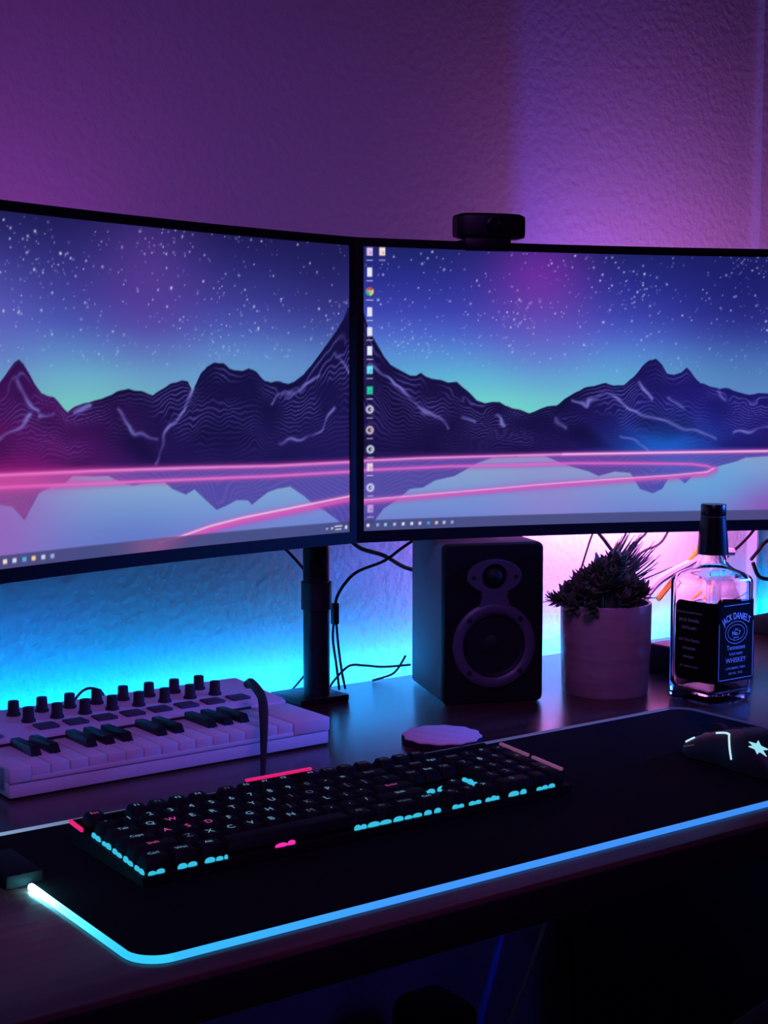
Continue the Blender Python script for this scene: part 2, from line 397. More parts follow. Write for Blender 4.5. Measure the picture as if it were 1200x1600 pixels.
def picture(which, S, T):
    Ls = which == 'L'
    ridge = RIDGE[which]; refl = REFL[which]
    ts = [0, .40, .47, .55, .63, .70, .78, .88, 1.0]
    if Ls:
        cs = [(116, 200, 188), (116, 200, 188), (114, 194, 194), (104, 172, 202), (88, 130, 196), (72, 88, 176), (60, 62, 150), (44, 44, 120), (28, 26, 84)]
    else:
        cs = [(112, 222, 200), (112, 222, 200), (108, 212, 205), (92, 184, 214), (84, 140, 212), (74, 98, 198), (58, 66, 172), (42, 48, 144), (28, 34, 104)]
    cs = np.array(cs, float)
    img = np.stack([np.interp(T, ts, cs[:, k]) for k in range(3)], -1)
    sky = T > 0.3
    cx = 0.34 if Ls else 0.33
    off = 1 - np.exp(-((S - cx) / (0.34 if Ls else 0.30)) ** 2)
    paint(img, (96, 128, 208), off * 0.75 * np.exp(-((T - 0.48) / 0.16) ** 2))
    if Ls:
        paint(img, (96, 58, 150), 0.65 * blob(S, T, (0.52, 0.84), 0.22)); paint(img, (104, 98, 190), 0.5 * blob(S, T, (0.18, 0.68), 0.2))
        paint(img, (30, 26, 86), 0.5 * blob(S, T, (0.97, 1.0), 0.3))
    else:
        paint(img, (112, 36, 152), 0.85 * blob(S, T, (0.39, 0.90), 0.20, 0.2)); paint(img, (110, 110, 205), 0.4 * blob(S, T, (0.4, 0.68), 0.22))
        paint(img, (24, 24, 96), 0.7 * blob(S, T, (0.88, 0.93), 0.34))
    # stars, gathered in drifts
    st = np.random.default_rng(11 if Ls else 23)
    n = 0
    while n < 760:
        s, t = st.random(), 0.56 + 0.44 * st.random()
        dens = 0.35 + 0.9 * max(0, math.sin(s * 21 + t * 9)) * max(0, math.sin(t * 17 - s * 6 + (1 if Ls else 3)))
        if st.random() > dens: continue
        n += 1
        r = 0.0019 + 0.0026 * st.random() ** 2.5
        b = (0.2 + 0.8 * st.random() ** 1.8) * min(1, (t - 0.5) / 0.2)
        near = (np.abs(S[0] - s) * ASP < 0.02); nt_ = (np.abs(T[:, 0] - t) < 0.02)
        ii = np.ix_(nt_, near)
        sub = img[ii]
        a = np.exp(-(((S[ii] - s) * ASP) ** 2 + (T[ii] - t) ** 2) / r ** 2) * b
        sub += (np.array((214, 214, 240)) - sub) * a[..., None]
        img[ii] = sub
    # mountains
    hz = np.interp(S, [p[0] for p in LINE1[which]], [p[1] for p in LINE1[which]]) - 0.004
    rx = [p[0] for p in ridge]; ry = [p[1] for p in ridge]
    rid = np.interp(S, rx, ry) + 0.006 * (vnoise(S * 60, S * 0, 5) - 0.5)
    mt = np.clip((rid - T) / 0.004, 0, 1) * (T > hz)
    q = np.clip((T - hz) / np.maximum(rid - hz, 0.01), 0, 1)
    base = np.zeros(img.shape) + np.array((17, 13, 58), float)
    paint(base, (28, 16, 74), 1 - q)
    if Ls:
        paint(base, (132, 16, 104), 0.95 * blob(S, T, (0.22, 0.27), 0.30, 0.22)); paint(base, (70, 18, 90), 0.6 * blob(S, T, (0.3, 0.42), 0.3, 0.2))
    else:
        paint(base, (32, 28, 130), 0.8 * blob(S, T, (0.78, 0.40), 0.42, 0.25)); paint(base, (24, 92, 196), 0.95 * blob(S, T, (0.68, 0.27), 0.20, 0.11))
        paint(base, (32, 18, 70), 0.5 * blob(S, T, (0.2, 0.3), 0.3))
    warp = (vnoise(S * 13, q * 2.2, 31) - 0.5) * 4.6 + (vnoise(S * 34, q * 4, 32) - 0.5) * 2.4 + (vnoise(S * 80, q * 7, 33) - 0.5) * 1.1
    ph = (q ** 0.9) * 21 + warp * np.clip(q * 3, 0.1, 1) * np.clip((1 - q) * 5, 0.15, 1)
    fr = np.abs(ph - np.round(ph))
    ln = np.exp(-(fr / 0.16) ** 2) * np.clip(vnoise(S * 20, T * 16, 41) * 1.7 - 0.25, 0.08, 1) * np.clip(q * 1.6, 0.15, 1) * np.clip((1 - q) * 14, 0, 1)
    paint(base, (104, 100, 196) if not Ls else (98, 94, 184), ln * 0.62)
    fold = np.clip(vnoise(S * 13 + q * 2, q * 3, 51) * 2 - 1.0, 0, 1)
    paint(base, (8, 6, 40), fold * 0.5 * (q > 0.1))
    for st_ in STREAK[which]:
        wob = (vnoise(S * 40, T * 30, 71) - 0.5) * 0.022
        wob2 = (vnoise(S * 40, T * 30, 72) - 0.5) * 0.022
        paint(base, (124, 120, 206), (0.25 + 0.75 * vnoise(S * 30, T * 26, 73)) * np.exp(-(seg_dist(S + wob / ASP, T + wob2, st_) / 0.0062) ** 2))
    img += (base - img) * mt[..., None]
    # water
    wt = T <= hz
    wts = [0, .05, .12, .2, .28]
    wc = np.array([(112, 122, 200), (112, 134, 206), (118, 152, 208), (132, 166, 206), (140, 160, 200)] if Ls else
                  [(112, 118, 196), (112, 134, 206), (116, 150, 210), (136, 160, 204), (146, 150, 200)], float)
    w = np.stack([np.interp(T, wts, wc[:, k]) for k in range(3)], -1)
    if Ls:
        paint(w, (150, 96, 184), 0.9 * blob(S, T, (0.17, 0.12), 0.28, 0.3)); paint(w, (84, 108, 186), 0.5 * blob(S, T, (0.45, 0.02), 0.3, 0.12))
    else:
        paint(w, (152, 128, 200), 0.6 * blob(S, T, (0.42, 0.10), 0.22, 0.12)); paint(w, (86, 170, 222), 0.6 * blob(S, T, (0.82, 0.15), 0.2, 0.12))
        paint(w, (146, 70, 170), 0.8 * blob(S, T, (0.95, 0.03), 0.2, 0.12))
    rf = np.interp(S, [p[0] for p in refl], [p[1] for p in refl])
    rm = np.clip((T - rf) / 0.005, 0, 1)
    rc = np.zeros(img.shape) + np.array((78, 66, 156), float)
    if Ls: paint(rc, (140, 66, 140), blob(S, T, (0.2, 0.2), 0.34, 0.25))
    else: paint(rc, (104, 56, 150), 0.6 * blob(S, T, (0.5, 0.22), 0.2)); paint(rc, (60, 90, 190), 0.7 * blob(S, T, (0.72, 0.22), 0.16))
    rw = np.abs(((rf - T) * 60 + vnoise(S * 16, T * 9, 61) * 5) % 1 - 0.5)
    paint(rc, (110, 100, 184), 0.35 * np.exp(-(rw / 0.14) ** 2))
    w += (rc - w) * (rm * 0.93)[..., None]
    img[wt] = w[wt]
    # light trails
    def trail(pts, wd, core, halo, a=1.0):
        d = seg_dist(S, T, pts)
        paint(img, halo, 0.6 * a * np.exp(-(d / (wd * 1.7)) ** 2)); paint(img, core, 0.95 * a * np.exp(-(d / (wd * 0.68)) ** 2))
    l1 = LINE1[which]
    if Ls:
        trail(l1, 0.0075, (236, 136, 214), (190, 60, 160)); trail(LINE2['L'], 0.0075, (226, 110, 198), (176, 70, 166)); 
        paint(img, (232, 74, 160), 0.5 * np.exp(-((T - 0.245) / 0.03) ** 2) * np.clip((0.5 - S) / 0.25, 0, 1))
        trail([(a, b - 0.008) for a, b in LINE3], 0.010, (218, 82, 178), (190, 70, 170)); trail([(a, b + 0.004) for a, b in LINE3], 0.0045, (250, 206, 228), (226, 110, 196), 0.9)
    else:
        trail(l1, 0.0065, (238, 150, 222), (180, 66, 170)); trail(LINE2['R'][:8], 0.007, (220, 104, 200), (166, 76, 178))
        trail([(a, b - 0.004) for a, b in LINE2['R'][7:]], 0.009, (206, 88, 186), (176, 80, 180)); trail([(a, b + 0.003) for a, b in LINE2['R'][7:]], 0.0035, (244, 190, 226), (214, 110, 200), 0.8)
        trail([p for p in l1 if p[0] > 0.4], 0.004, (250, 214, 242), (220, 130, 210), 0.7)
    # task bar
    tb = np.clip((0.040 - T) / 0.004, 0, 1)
    paint(img, (62, 66, 112), 0.80 * tb)
    if Ls: paint(img, (170, 90, 140), 0.5 * tb * np.exp(-((S - 0.52) / 0.06) ** 2))
    def chip(s, t, hw, hh, col, a=1.0):
        m = (np.clip((hw - np.abs(S - s)) / 0.0022, 0, 1) * np.clip((hh - np.abs(T - t)) / 0.004, 0, 1))
        paint(img, col, m * a)
    tcol = [(226, 226, 240), (140, 160, 220), (150, 190, 220), (170, 190, 225), (220, 220, 235), (210, 215, 235), (205, 205, 230), (70, 150, 235), (235, 190, 170), (190, 190, 240), (150, 160, 225)]
    if Ls:
        for k, (s, c) in enumerate(zip((0.204, 0.223, 0.243, 0.262, 0.282, 0.301), ((240, 225, 205), (200, 215, 245), (80, 175, 225), (245, 205, 150), (200, 200, 240), (150, 165, 220)))):
            chip(s, 0.020, 0.0052, 0.0085, c)
        chip(0.942, 0.018, 0.004, 0.005, (170, 170, 190)); chip(0.955, 0.018, 0.004, 0.006, (190, 190, 200)); chip(0.971, 0.024, 0.011, 0.004, (220, 220, 228)); chip(0.971, 0.013, 0.009, 0.004, (220, 220, 228)); chip(0.991, 0.018, 0.004, 0.008, (225, 225, 235))
    else:
        for (s, t), c in zip(TB['R'], tcol):
            chip(s, 0.020, 0.0042, 0.0075, c)
        X0 = 0.014
        ic = ICONS['R']
        def label_bar(s, t, hw): chip(s, t - 0.030, hw, 0.0035, (220, 220, 235), 0.85)
        cols = [(225, 190, 235), (250, 225, 205), (226, 230, 240), None, (222, 226, 240), (224, 228, 244), (226, 232, 246), (110, 225, 240), (30, 205, 150), (200, 205, 215), (210, 190, 195), (200, 215, 220), (235, 205, 220), (205, 205, 240), (190, 150, 220)]
        for k, ((s, t), c) in enumerate(zip(ic, cols)):
            s = max(s, X0)
            if c is None:      # round icon in four colours
                r = np.hypot((S - s) * ASP, T - t); an = np.arctan2(T - t, (S - s) * ASP)
                for a0, a1, cc in ((0.5, 2.6, (215, 70, 70)), (2.6, 4.8, (70, 180, 110)), (-1.6, 0.5, (225, 205, 90))):
                    aa = np.where(an < a0, an + 2 * PI, an)
                    paint(img, cc, np.clip((0.017 - r) / 0.004, 0, 1) * ((aa >= a0) & (aa < a1)))
                paint(img, (120, 190, 240), np.clip((0.007 - r) / 0.003, 0, 1))
                label_bar(s, t, 0.009)
            elif k in (9, 10, 11, 13):
                r = np.hypot((S - s) * ASP, T - t)
                paint(img, c, np.exp(-((r - 0.011) / 0.0045) ** 2)); chip(s + 0.002, t, 0.003, 0.005, c); label_bar(s, t, 0.008)
            elif k in (2, 4, 5, 6):   # page shapes
                chip(s, t, 0.0065, 0.018, c); paint(img, (70, 90, 190), 0.8 * (((S - s - 0.0065) * ASP + (T - t - 0.018)) > -0.008) * (np.abs(S - s) < 0.0065) * (np.abs(T - t) < 0.018)); label_bar(s, t, 0.008)
            else:
                chip(s, t, 0.0075, 0.016, c); paint(img, (90, 110, 180), 0.5 * np.exp(-((S - s - 0.002) ** 2 * ASP ** 2 + (T - t + 0.004) ** 2) / 0.005 ** 2)); label_bar(s, t, 0.008)
    return s2l(img)

# ------------------------------------------------------------------ monitors
MW, MH, SAG = 0.5754, 0.34125, 0.021
BL, BT, BB = 0.0084, 0.00945, 0.013125
MZ = 0.9410
def sag(x): return SAG * (1 - (x / (MW / 2)) ** 2)

def monitor(which, corner, ang, label):
    a = math.radians(ang)
    ax = Vector((math.cos(a), math.sin(a), 0))
    o = Vector((corner[0], corner[1], MZ)) + ax * (MW / 2) * (-1 if which == 'L' else 1)
    root = thing('monitor', label, 'monitor', o, a, 'curved monitors on the pole stand')
    NX, NZ = 520, 296
    S, T = np.meshgrid(np.linspace(0, 1, NX), np.linspace(0, 1, NZ))
    x = -MW / 2 + BL + S * (MW - 2 * BL); z = BB + T * (MH - BT - BB)
    y = SAG * (1 - (x / (MW / 2)) ** 2) + 0.0012
    co = np.stack([x, y, z], -1).reshape(-1, 3)
    i = np.arange(NX * NZ).reshape(NZ, NX)
    q = np.stack([i[:-1, :-1], i[:-1, 1:], i[1:, 1:], i[1:, :-1]], -1).reshape(-1, 4)
    me = bpy.data.meshes.new('screen')
    me.vertices.add(len(co)); me.vertices.foreach_set('co', co.ravel())
    me.loops.add(q.size); me.loops.foreach_set('vertex_index', q.ravel())
    me.polygons.add(len(q)); me.polygons.foreach_set('loop_start', np.arange(0, q.size, 4))
    me.update(calc_edges=True)
    col = np.ones((len(co), 4), np.float32)
    col[:, :3] = picture(which, S, T).reshape(-1, 3)
    ca = me.color_attributes.new('picture', 'FLOAT_COLOR', 'POINT')
    ca.data.foreach_set('color', col.ravel())
    me.materials.append(M['screen'])
    sc = bpy.data.objects.new('screen', me); COL.objects.link(sc); sc.parent = root
    sc['label'] = 'lit screen showing dark mountains over a lake under stars'
    # bezel: four curved bars around the screen
    bz = MB(); N = 28
    def bar(x0, x1, z0, z1, yf=-0.0008, yb=0.010):
        xs = [x0 + (x1 - x0) * k / N for k in range(N + 1)]
        bz.rings([[(xx, sag(xx) + yf, z0), (xx, sag(xx) + yf, z1), (xx, sag(xx) + yb, z1), (xx, sag(xx) + yb, z0)] for xx in xs], smooth=False)
    bar(-MW / 2, MW / 2, 0, BB); bar(-MW / 2, MW / 2, MH - BT, MH); bar(-MW / 2, -MW / 2 + BL, BB, MH - BT); bar(MW / 2 - BL, MW / 2, BB, MH - BT)
    bz.build('bezel', M['bezel'], root)
    hs = MB()
    xs = [-MW / 2 + 0.0005 + (MW - 0.001) * k / N for k in range(N + 1)]
    prof = lambda xx: 0.018 + 0.022 * max(0, 1 - (abs(xx) / (MW / 2)) ** 2) ** 0.5
    hs.rings([[(xx, sag(xx) + 0.002 + 0.0082, 0.0006), (xx, sag(xx) + 0.0102, MH - 0.0006), (xx, sag(xx) + prof(xx), MH - 0.016), (xx, sag(xx) + prof(xx) + 0.004, MH * 0.5), (xx, sag(xx) + prof(xx), 0.016)] for xx in xs])
    hs.build('housing', M['black'], root)
    MB().box((0, sag(0) + 0.050, MH / 2), (0.11, 0.012, 0.11), 0.003).build('mounting_plate', M['metal'], root)
    if which == 'R':
        MB().box((0.112, sag(0.112) + 0.062, MH / 2 + 0.022), (0.003, 0.062, MH - 0.085)).build('light_blocker', M['black'], root)  # unseen plate added to give the blue wall light a sharp edge
    return root

monL = monitor('L', (0.9310, 1.3375), 12.8, 'black curved monitor at the left end, its screen tinted pink at one side')
monR = monitor('R', (0.9318, 1.3375), -20.6, 'black curved monitor with a webcam on top and a column of desktop icons')

# ------------------------------------------------------------------ pole stand
st = thing('monitor_stand', 'black pole stand with a flat base that carries both monitors', 'stand', (0.9195, 1.4025, DESK))
MB().box((-0.003, 0.0105, 0.004), (0.068, 0.066, 0.008), 0.0015).build('base_plate', M['metal'], st)
MB().lathe([(0.0155, 0.008), (0.0155, 0.40), (0.0145, 0.402)], 32).build('pole', M['metal'], st)
MB().lathe([(0.0157, 0.108), (0.0178, 0.109), (0.0178, 0.141), (0.0157, 0.142)], 32).build('collar', M['black'], st)
MB().lathe([(0.0157, 0.33), (0.022, 0.331), (0.022, 0.385), (0.0157, 0.386)], 32).build('arm_clamp', M['black'], st)
for r, k in ((monL, 0), (monR, 1)):
    a = r.rotation_euler.z
    tip = Vector(r.location) + Vector((-math.sin(a), math.cos(a), 0)) * (sag(0) + 0.062)
    tip.z = MZ + MH / 2
    tl = tip - st.location
    e = Vector((0.022 * (-1 if k == 0 else 1), 0, 0.358 - 0.02 * 0))
    MB().tube([e, tl + Vector((0, 0.012, e.z - tl.z)), tl + Vector((0, 0.012, 0)), tl], 0.009, 10).build('arm', M['metal'], st)

# ------------------------------------------------------------------ webcam on the second monitor
def on_mon(root, s, zoff, y):
    a = root.rotation_euler.z
    x = -MW / 2 + BL + s * (MW - 2 * BL)
    return Vector(root.location) + Matrix.Rotation(a, 3, 'Z') @ Vector((x, sag(x) + y, MH + zoff))
wx = (0.2044 + 0.3555) / 2
wc = thing('webcam', 'small black webcam clipped on the top edge of the monitor', 'webcam', on_mon(monR, wx, 0, 0.004), math.radians(-22))
wb = MB()
wb.rings([[(xx, -0.012 + (1 - k) * 0.0, 0.0165) for xx in ()] for k in ()]) if False else None
rs = []
for k in range(13):
    f = -1 + 2 * k / 12; xx = 0.041 * f
    e = max(0.0, 1 - abs(f) ** 10)
    hh = 0.0145 * (0.86 + 0.14 * e); dd_ = 0.012 * (0.8 + 0.2 * e)
    rs.append([(xx, yy + 0.006 * f * f, zz + 0.0185) for yy, zz, _ in [(p[0], p[1], 0) for p in rrect(2 * dd_, 2 * hh, 0.005, 0, 4)]])
wb.rings(rs)
wb.build('body', M['bezel'], wc)
MB().lathe([(0.009, 0), (0.009, 0.003), (0.007, 0.004), (0.005, 0.002)], 24, mtx=Matrix.Translation((0, -0.0115, 0.019)) @ Matrix.Rotation(PI / 2, 4, 'X')).build('lens', M['cap'], wc)
MB().box((-0.006, -0.0085, -0.003), (0.055, 0.006, 0.015), 0.002).box((-0.006, 0.019, 0.0024), (0.050, 0.060, 0.004), 0.001).box((-0.006, 0.0475, -0.02), (0.04, 0.005, 0.048), 0.001).build('clip', M['bezel'], wc)

# ------------------------------------------------------------------ speaker
SPW, SPD, SPH = 0.122, 0.140, 0.187
sp_ang = math.radians(-22.0)
FLc = Vector((1.0223, 1.2943, DESK))
ax = Vector((math.cos(sp_ang), math.sin(sp_ang), 0)); ay = Vector((-math.sin(sp_ang), math.cos(sp_ang), 0))
sp = thing('speaker', 'black desktop speaker standing between the monitor pole and the potted plant', 'speaker', FLc + ax * SPW / 2 + ay * SPD / 2, sp_ang)
MB().box((0, 0.004, SPH / 2 + 0.001), (SPW, SPD - 0.008, SPH - 0.002), 0.004).build('cabinet', M['vinyl'], sp)
yf = -SPD / 2
MB().rings([[(p[0], yf + dy, p[1] + SPH / 2) for p in rrect(SPW - 2 * ins, SPH - 2 * ins, 0.007, 0, 5)] for ins, dy in ((0.0, 0.0085), (0.0, 0.003), (0.002, 0.0))], smooth=True).build('front_panel', M['baffle'], sp)
fm = lambda x, z, y=0.0: Matrix.Translation((x, yf + y, z)) @ Matrix.Rotation(PI / 2, 4, 'X')
wz, tz = 0.0685, 0.1485
# surround piece: big ring, neck and oval tweeter plate
RO, RI = 0.0500, 0.0375
wf = MB()
wf.lathe([(RI, -0.002), (RI, 0.002), (RI + 0.003, 0.0045), (RO - 0.003, 0.0045), (RO, 0.002), (RO, -0.001)], 64, mtx=fm(0, wz), closed=True)
wo = wf.build('woofer', M['ring'], sp)
MB().lathe([(RI + 0.001, 0.0012), (0.036, 0.0035), (0.033, 0.0012), (0.018, -0.006), (0.0175, -0.002), (0.012, 0.0015), (0.0001, 0.003)], 48, mtx=fm(0, wz)).build('cone', M['cone'], wo)
for k in range(4):
    a = PI / 4 + k * PI / 2
    MB().lathe([(0.0028, 0), (0.0028, 0.0012), (0.0012, 0.0014)], 12, mtx=fm(0.0435 * math.cos(a), wz + 0.0435 * math.sin(a), -0.0045)).build('screw', M['black'], wo)
tw = MB()
tw.rings([[(xx * 0.033, zz * 0.0205 + tz, 0) for xx, zz in [(math.cos(2 * PI * j / 48), math.sin(2 * PI * j / 48)) for j in range(48)]]] * 1, False, False) if False else None
def oval(rx, rz, y): return [(rx * math.cos(2 * PI * j / 48), yf - y, tz + rz * math.sin(2 * PI * j / 48)) for j in range(48)]
tw.rings([oval(0.033, 0.0205, -0.001), oval(0.033, 0.0205, 0.002), oval(0.0315, 0.019, 0.0038), oval(0.0155, 0.0150, 0.0038), oval(0.0145, 0.0142, 0.000)], False, False)
nk = [(-0.0165, tz - 0.0160), (0.0165, tz - 0.0160), (0.0150, tz - 0.0235), (0.0190, wz + RO - 0.0055), (-0.0190, wz + RO - 0.0055), (-0.0150, tz - 0.0235)]
tw.rings([[(x, yf + 0.001, z) for x, z in nk], [(x, yf - 0.0036, z) for x, z in nk]], smooth=False)
two = tw.build('tweeter', M['ring'], sp)
MB().lathe([(0.0155, 0.000), (0.0125, -0.002), (0.011, 0.001), (0.0075, 0.005), (0.0001, 0.0068)], 32, mtx=fm(0, tz)).build('dome', M['cone'], two)
for sx in (-1, 1):
    MB().lathe([(0.0022, 0), (0.0022, 0.0010), (0.001, 0.0012)], 12, mtx=fm(0.0255 * sx, tz, -0.0038)).build('screw', M['black'], two)

# ------------------------------------------------------------------ music keyboard
mk = thing('music_keyboard', 'small white music keyboard with black knobs standing under the monitor', 'music keyboard', (0.642, 1.3135, DESK), math.radians(0.6))
KX0, KX1, KY0, KY1 = -0.172, 0.172, -0.097, 0.093
bx0, bx1 = -0.151, 0.128      # keybed
kb_back = -0.012
b = MB()
b.box((0, 0, 0.0095), (KX1 - KX0, KY1 - KY0, 0.015), 0.002)                                 # lower shell
b.box(((KX0 + bx0) / 2, -0.0545, 0.023), (bx0 - KX0, 0.085, 0.014), 0.0015)                 # cheeks
b.box(((KX1 + bx1) / 2, -0.0545, 0.023), (KX1 - bx1, 0.085, 0.014), 0.0015)
b.rings([[(x, -0.0125, 0.016), (x, -0.0125, 0.0315), (x, -0.006, 0.0335), (x, KY1 - 0.001, 0.0395), (x, KY1, 0.038), (x, KY1, 0.016)] for x in (KX0, KX1)], smooth=False)
b.box(((bx0 + bx1) / 2, KY0 + 0.003, 0.018), (bx1 - bx0, 0.005, 0.004), 0.0005)
body = b.build('body', M['white'], mk)
MB().box(((bx0 + bx1) / 2, -0.013, 0.026), (bx1 - bx0, 0.0015, 0.011)).build('key_slot', M['rubber'], mk)
MB().box((KX0 - 0.0002, -0.03, 0.018), (0.0012, 0.11, 0.020), 0.0004).build('end_panel', M['slot'], mk)
nw = 15; ww = (bx1 - bx0) / nw
for i in range(nw):
    x = bx0 + (i + 0.5) * ww
    MB().box((x, -0.0545, 0.0235), (ww - 0.0009, 0.083, 0.011), 0.0008).build('white_key', M['white'], mk)
    if i % 7 in (0, 1, 3, 4, 5) and i < 14:
        xb = bx0 + (i + 1) * ww
        MB().rings([[(xb - 0.0052, -0.0135, 0.0288), (xb + 0.0052, -0.0135, 0.0288), (xb + 0.0052, -0.0640, 0.0288), (xb - 0.0052, -0.0640, 0.0288)],
                    [(xb - 0.0047, -0.0135, 0.0355), (xb + 0.0047, -0.0135, 0.0355), (xb + 0.0045, -0.0600, 0.0365), (xb - 0.0045, -0.0600, 0.0365)],
                    [(xb - 0.0040, -0.0135, 0.0362), (xb + 0.0040, -0.0135, 0.0362), (xb + 0.0038, -0.0585, 0.0373), (xb - 0.0038, -0.0585, 0.0373)]], smooth=False).build('black_key', M['keyblack'], mk)
def panel_z(y): return 0.0335 + (y + 0.006) * 0.006 / (KY1 - 0.001 + 0.006)
kx0, kx1 = -0.100, 0.112
for row, y in ((0, 0.069), (1, 0.041)):
    for i in range(8):
        x = kx0 + (kx1 - kx0) * i / 7 + (0.004 if row else 0.0)
        kp = MB().lathe([(0.0072, 0), (0.0072, 0.0015), (0.0058, 0.0035), (0.0054, 0.014), (0.0049, 0.0146), (0.0001, 0.0146)], 20, mtx=Matrix.Translation((x, y, panel_z(y)))).build('knob', M['rubber'], mk)
for i in range(8):
    x = kx0 + 0.012 + (kx1 - kx0 + 0.006) * i / 7 
    y = 0.0165
    MB().box((x, y, panel_z(y) + 0.0008), (0.0215, 0.0195, 0.0035), 0.0012).build('pad', M['padgrey'], mk)
for k in range(2):
    MB().box((KX0 + 0.012 + 0.017 * k, 0.030, panel_z(0.03) + 0.0002), (0.0105, 0.062, 0.0012), 0.0004).build('touch_strip', M['slot'], mk)
for sx in (-1, 1):
    for sy in (-1, 1):
        MB().lathe([(0.006, 0), (0.006, 0.0025)], 12, mtx=Matrix.Translation((sx * 0.15, sy * 0.075, 0))).build('foot', M['rubber'], mk)

# ------------------------------------------------------------------ mouse mat with light tube
PX0, PX1, PY0, PY1 = 0.400, 1.2275, 0.8135, 1.1185
mp = thing('mouse_mat', 'long black desk mat rimmed by a glowing light tube, under keyboard and mouse', 'mouse mat', ((PX0 + PX1) / 2, (PY0 + PY1) / 2, DESK))
pw, pd = PX1 - PX0, PY1 - PY0
MB().rings([rrect(pw - 2 * i, pd - 2 * i, 0.022 - i, z, 8) for i, z in ((0.0, 0.0), (0.0, 0.0025), (0.0008, 0.0032))], smooth=False).build('mat', M['fabric'], mp)
loop = rrect(pw + 0.003, pd + 0.003, 0.0235, 0.0026, 10)
LP = [Vector(p) for p in loop]
pts = []
for i in range(len(LP)):
    a, c = LP[i], LP[(i + 1) % len(LP)]
    n = max(1, int((c - a).length / 0.008))
    pts += [a + (c - a) * k / n for k in range(n)]
bx_y = 1.030 - (PY0 + PY1) / 2           # control box centre on the left edge
keep = [p for p in pts if not (p.x < -pw / 2 + 0.004 and abs(p.y - bx_y) < 0.033)]
# reorder to start just in front of the control box
k0 = min(range(len(keep)), key=lambda i: (keep[i] - Vector((-pw / 2, bx_y - 0.033, 0.0026))).length)
seq = keep[k0:] + keep[:k0]
if (seq[1].y > seq[0].y): seq = [seq[0]] + seq[1:][::-1]
seg = 10; rs = []; cols = []
for i, p in enumerate(seq):
    t = (seq[min(i + 1, len(seq) - 1)] - seq[max(i - 1, 0)]).normalized()
    sd = Vector((-t.y, t.x, 0)); u = Vector((0, 0, 1))
    rs.append([tuple(p + (sd * math.cos(2 * PI * j / seg) + u * math.sin(2 * PI * j / seg)) * 0.0026) for j in range(seg)])
    fx = (p.x + pw / 2) / pw
    if p.x < -pw / 2 + 0.02 and p.y < bx_y:      # left edge, bright at the box
        d = min(1, (bx_y - 0.033 - p.y) / 0.17)
        c = np.array((120, 235, 255)) * (1 - d) + np.array((45, 190, 250)) * d; k = 130.0 * (1 - d) ** 10 + 8.0 * (1 - d) ** 5 + 3.0 * (1 - d) ** 2 + 1.2
    elif p.y < -pd / 2 + 0.03:                   # front edge
        c = np.array((48, 180, 250)) * (1 - min(1, fx * 4)) + np.array((62, 145, 250)) * min(1, fx * 4); k = 1.2 - 0.35 * fx
    elif p.x > pw / 2 - 0.02: c = np.array((70, 70, 150)); k = 0.35
    else:                                        # rear edge, dim lilac to pale at the left
        f = np.clip((0.25 - fx) / 0.25, 0, 1); c = np.array((110, 105, 180)) * (1 - f) + np.array((150, 190, 225)) * f; k = 0.45 + 0.35 * f
    cols.append([float(v * k) for v in s2l(np.array(c, float))])
tb = MB(); tb.rings(rs)
to = tb.build('light_tube', M['tube'], mp)
ca = to.data.color_attributes.new('glow', 'FLOAT_COLOR', 'POINT')
cv = np.ones((len(to.data.vertices), 4), np.float32)
for i, c in enumerate(cols): cv[i * seg:(i + 1) * seg, :3] = c
ca.data.foreach_set('color', cv.ravel())
MB().box((-pw / 2 - 0.003, bx_y, 0.0060), (0.030, 0.064, 0.011), 0.003).build('control_box', M['matte'], mp)

# ------------------------------------------------------------------ computer keyboard
U = 0.0186
KBX0, KBY0 = 0.4665, 0.9405
ck = thing('computer_keyboard', 'black full size keyboard with glowing cyan and pink keys', 'keyboard', (KBX0 + 11.25 * U, KBY0 + 0.06, DESK + 0.0033))
tilt = math.radians(4.2)
def K(x, y, z):      # tilted keyboard frame, origin at the front left of the key field, to thing coordinates
    c, s = math.cos(tilt), math.sin(tilt)
    return (x - 11.25 * U, y * c - z * s - 0.06, y * s + z * c + 0.0075)
KD = 6.25 * U
cs = MB()
fx0, fx1, fy0, fy1 = -0.004, 22.5 * U + 0.004, -0.003, KD + 0.006
def slab(x0, x1, y0, y1, z0, z1, mb, mi=0):
    mb.rings([[K(x0, y0, z0), K(x1, y0, z0), K(x1, y1, z0), K(x0, y1, z0)], [K(x0, y0, z1), K(x1, y0, z1), K(x1, y1, z1), K(x0, y1, z1)]], mi=mi, smooth=False)
top = [K(fx0, fy0, 0), K(fx1, fy0, 0), K(fx1, fy1, 0), K(fx0, fy1, 0)]
cs.rings([[(p[0], p[1], 0.0008) for p in top], top], smooth=False)
slab(fx0, fx1, KD + 0.002, fy1, 0, 0.004, cs)
slab(8.4 * U, 12.0 * U, KD + 0.0045, KD + 0.0075, 0.003, 0.0088, cs)
slab(fx1 - 0.0008, fx1 + 0.0022, 0.010, 0.100, -0.004, 0.0085, cs)
cs.build('case', M['matte'], ck)
for x0, x1 in ((-0.0042, 0.006), (8.4 * U, 12.0 * U)):
    m = MB()
    if x0 < 0: slab(-0.0060, -0.0040, KD - 0.016, KD + 0.007, 0.0012, 0.0042, m)
    else: slab(x0, x1, KD + 0.0045, KD + 0.0075, 0.0088, 0.0108, m)
    m.build('light_bar', M['barpink'], ck)
for y0, y1 in ((0.012, 0.052), (0.058, 0.098)):
    m = MB(); slab(fx1 - 0.0008, fx1 + 0.0022, y0, y1, 0.0085, 0.0108, m); m.build('light_bar', M['barlilac'], ck)

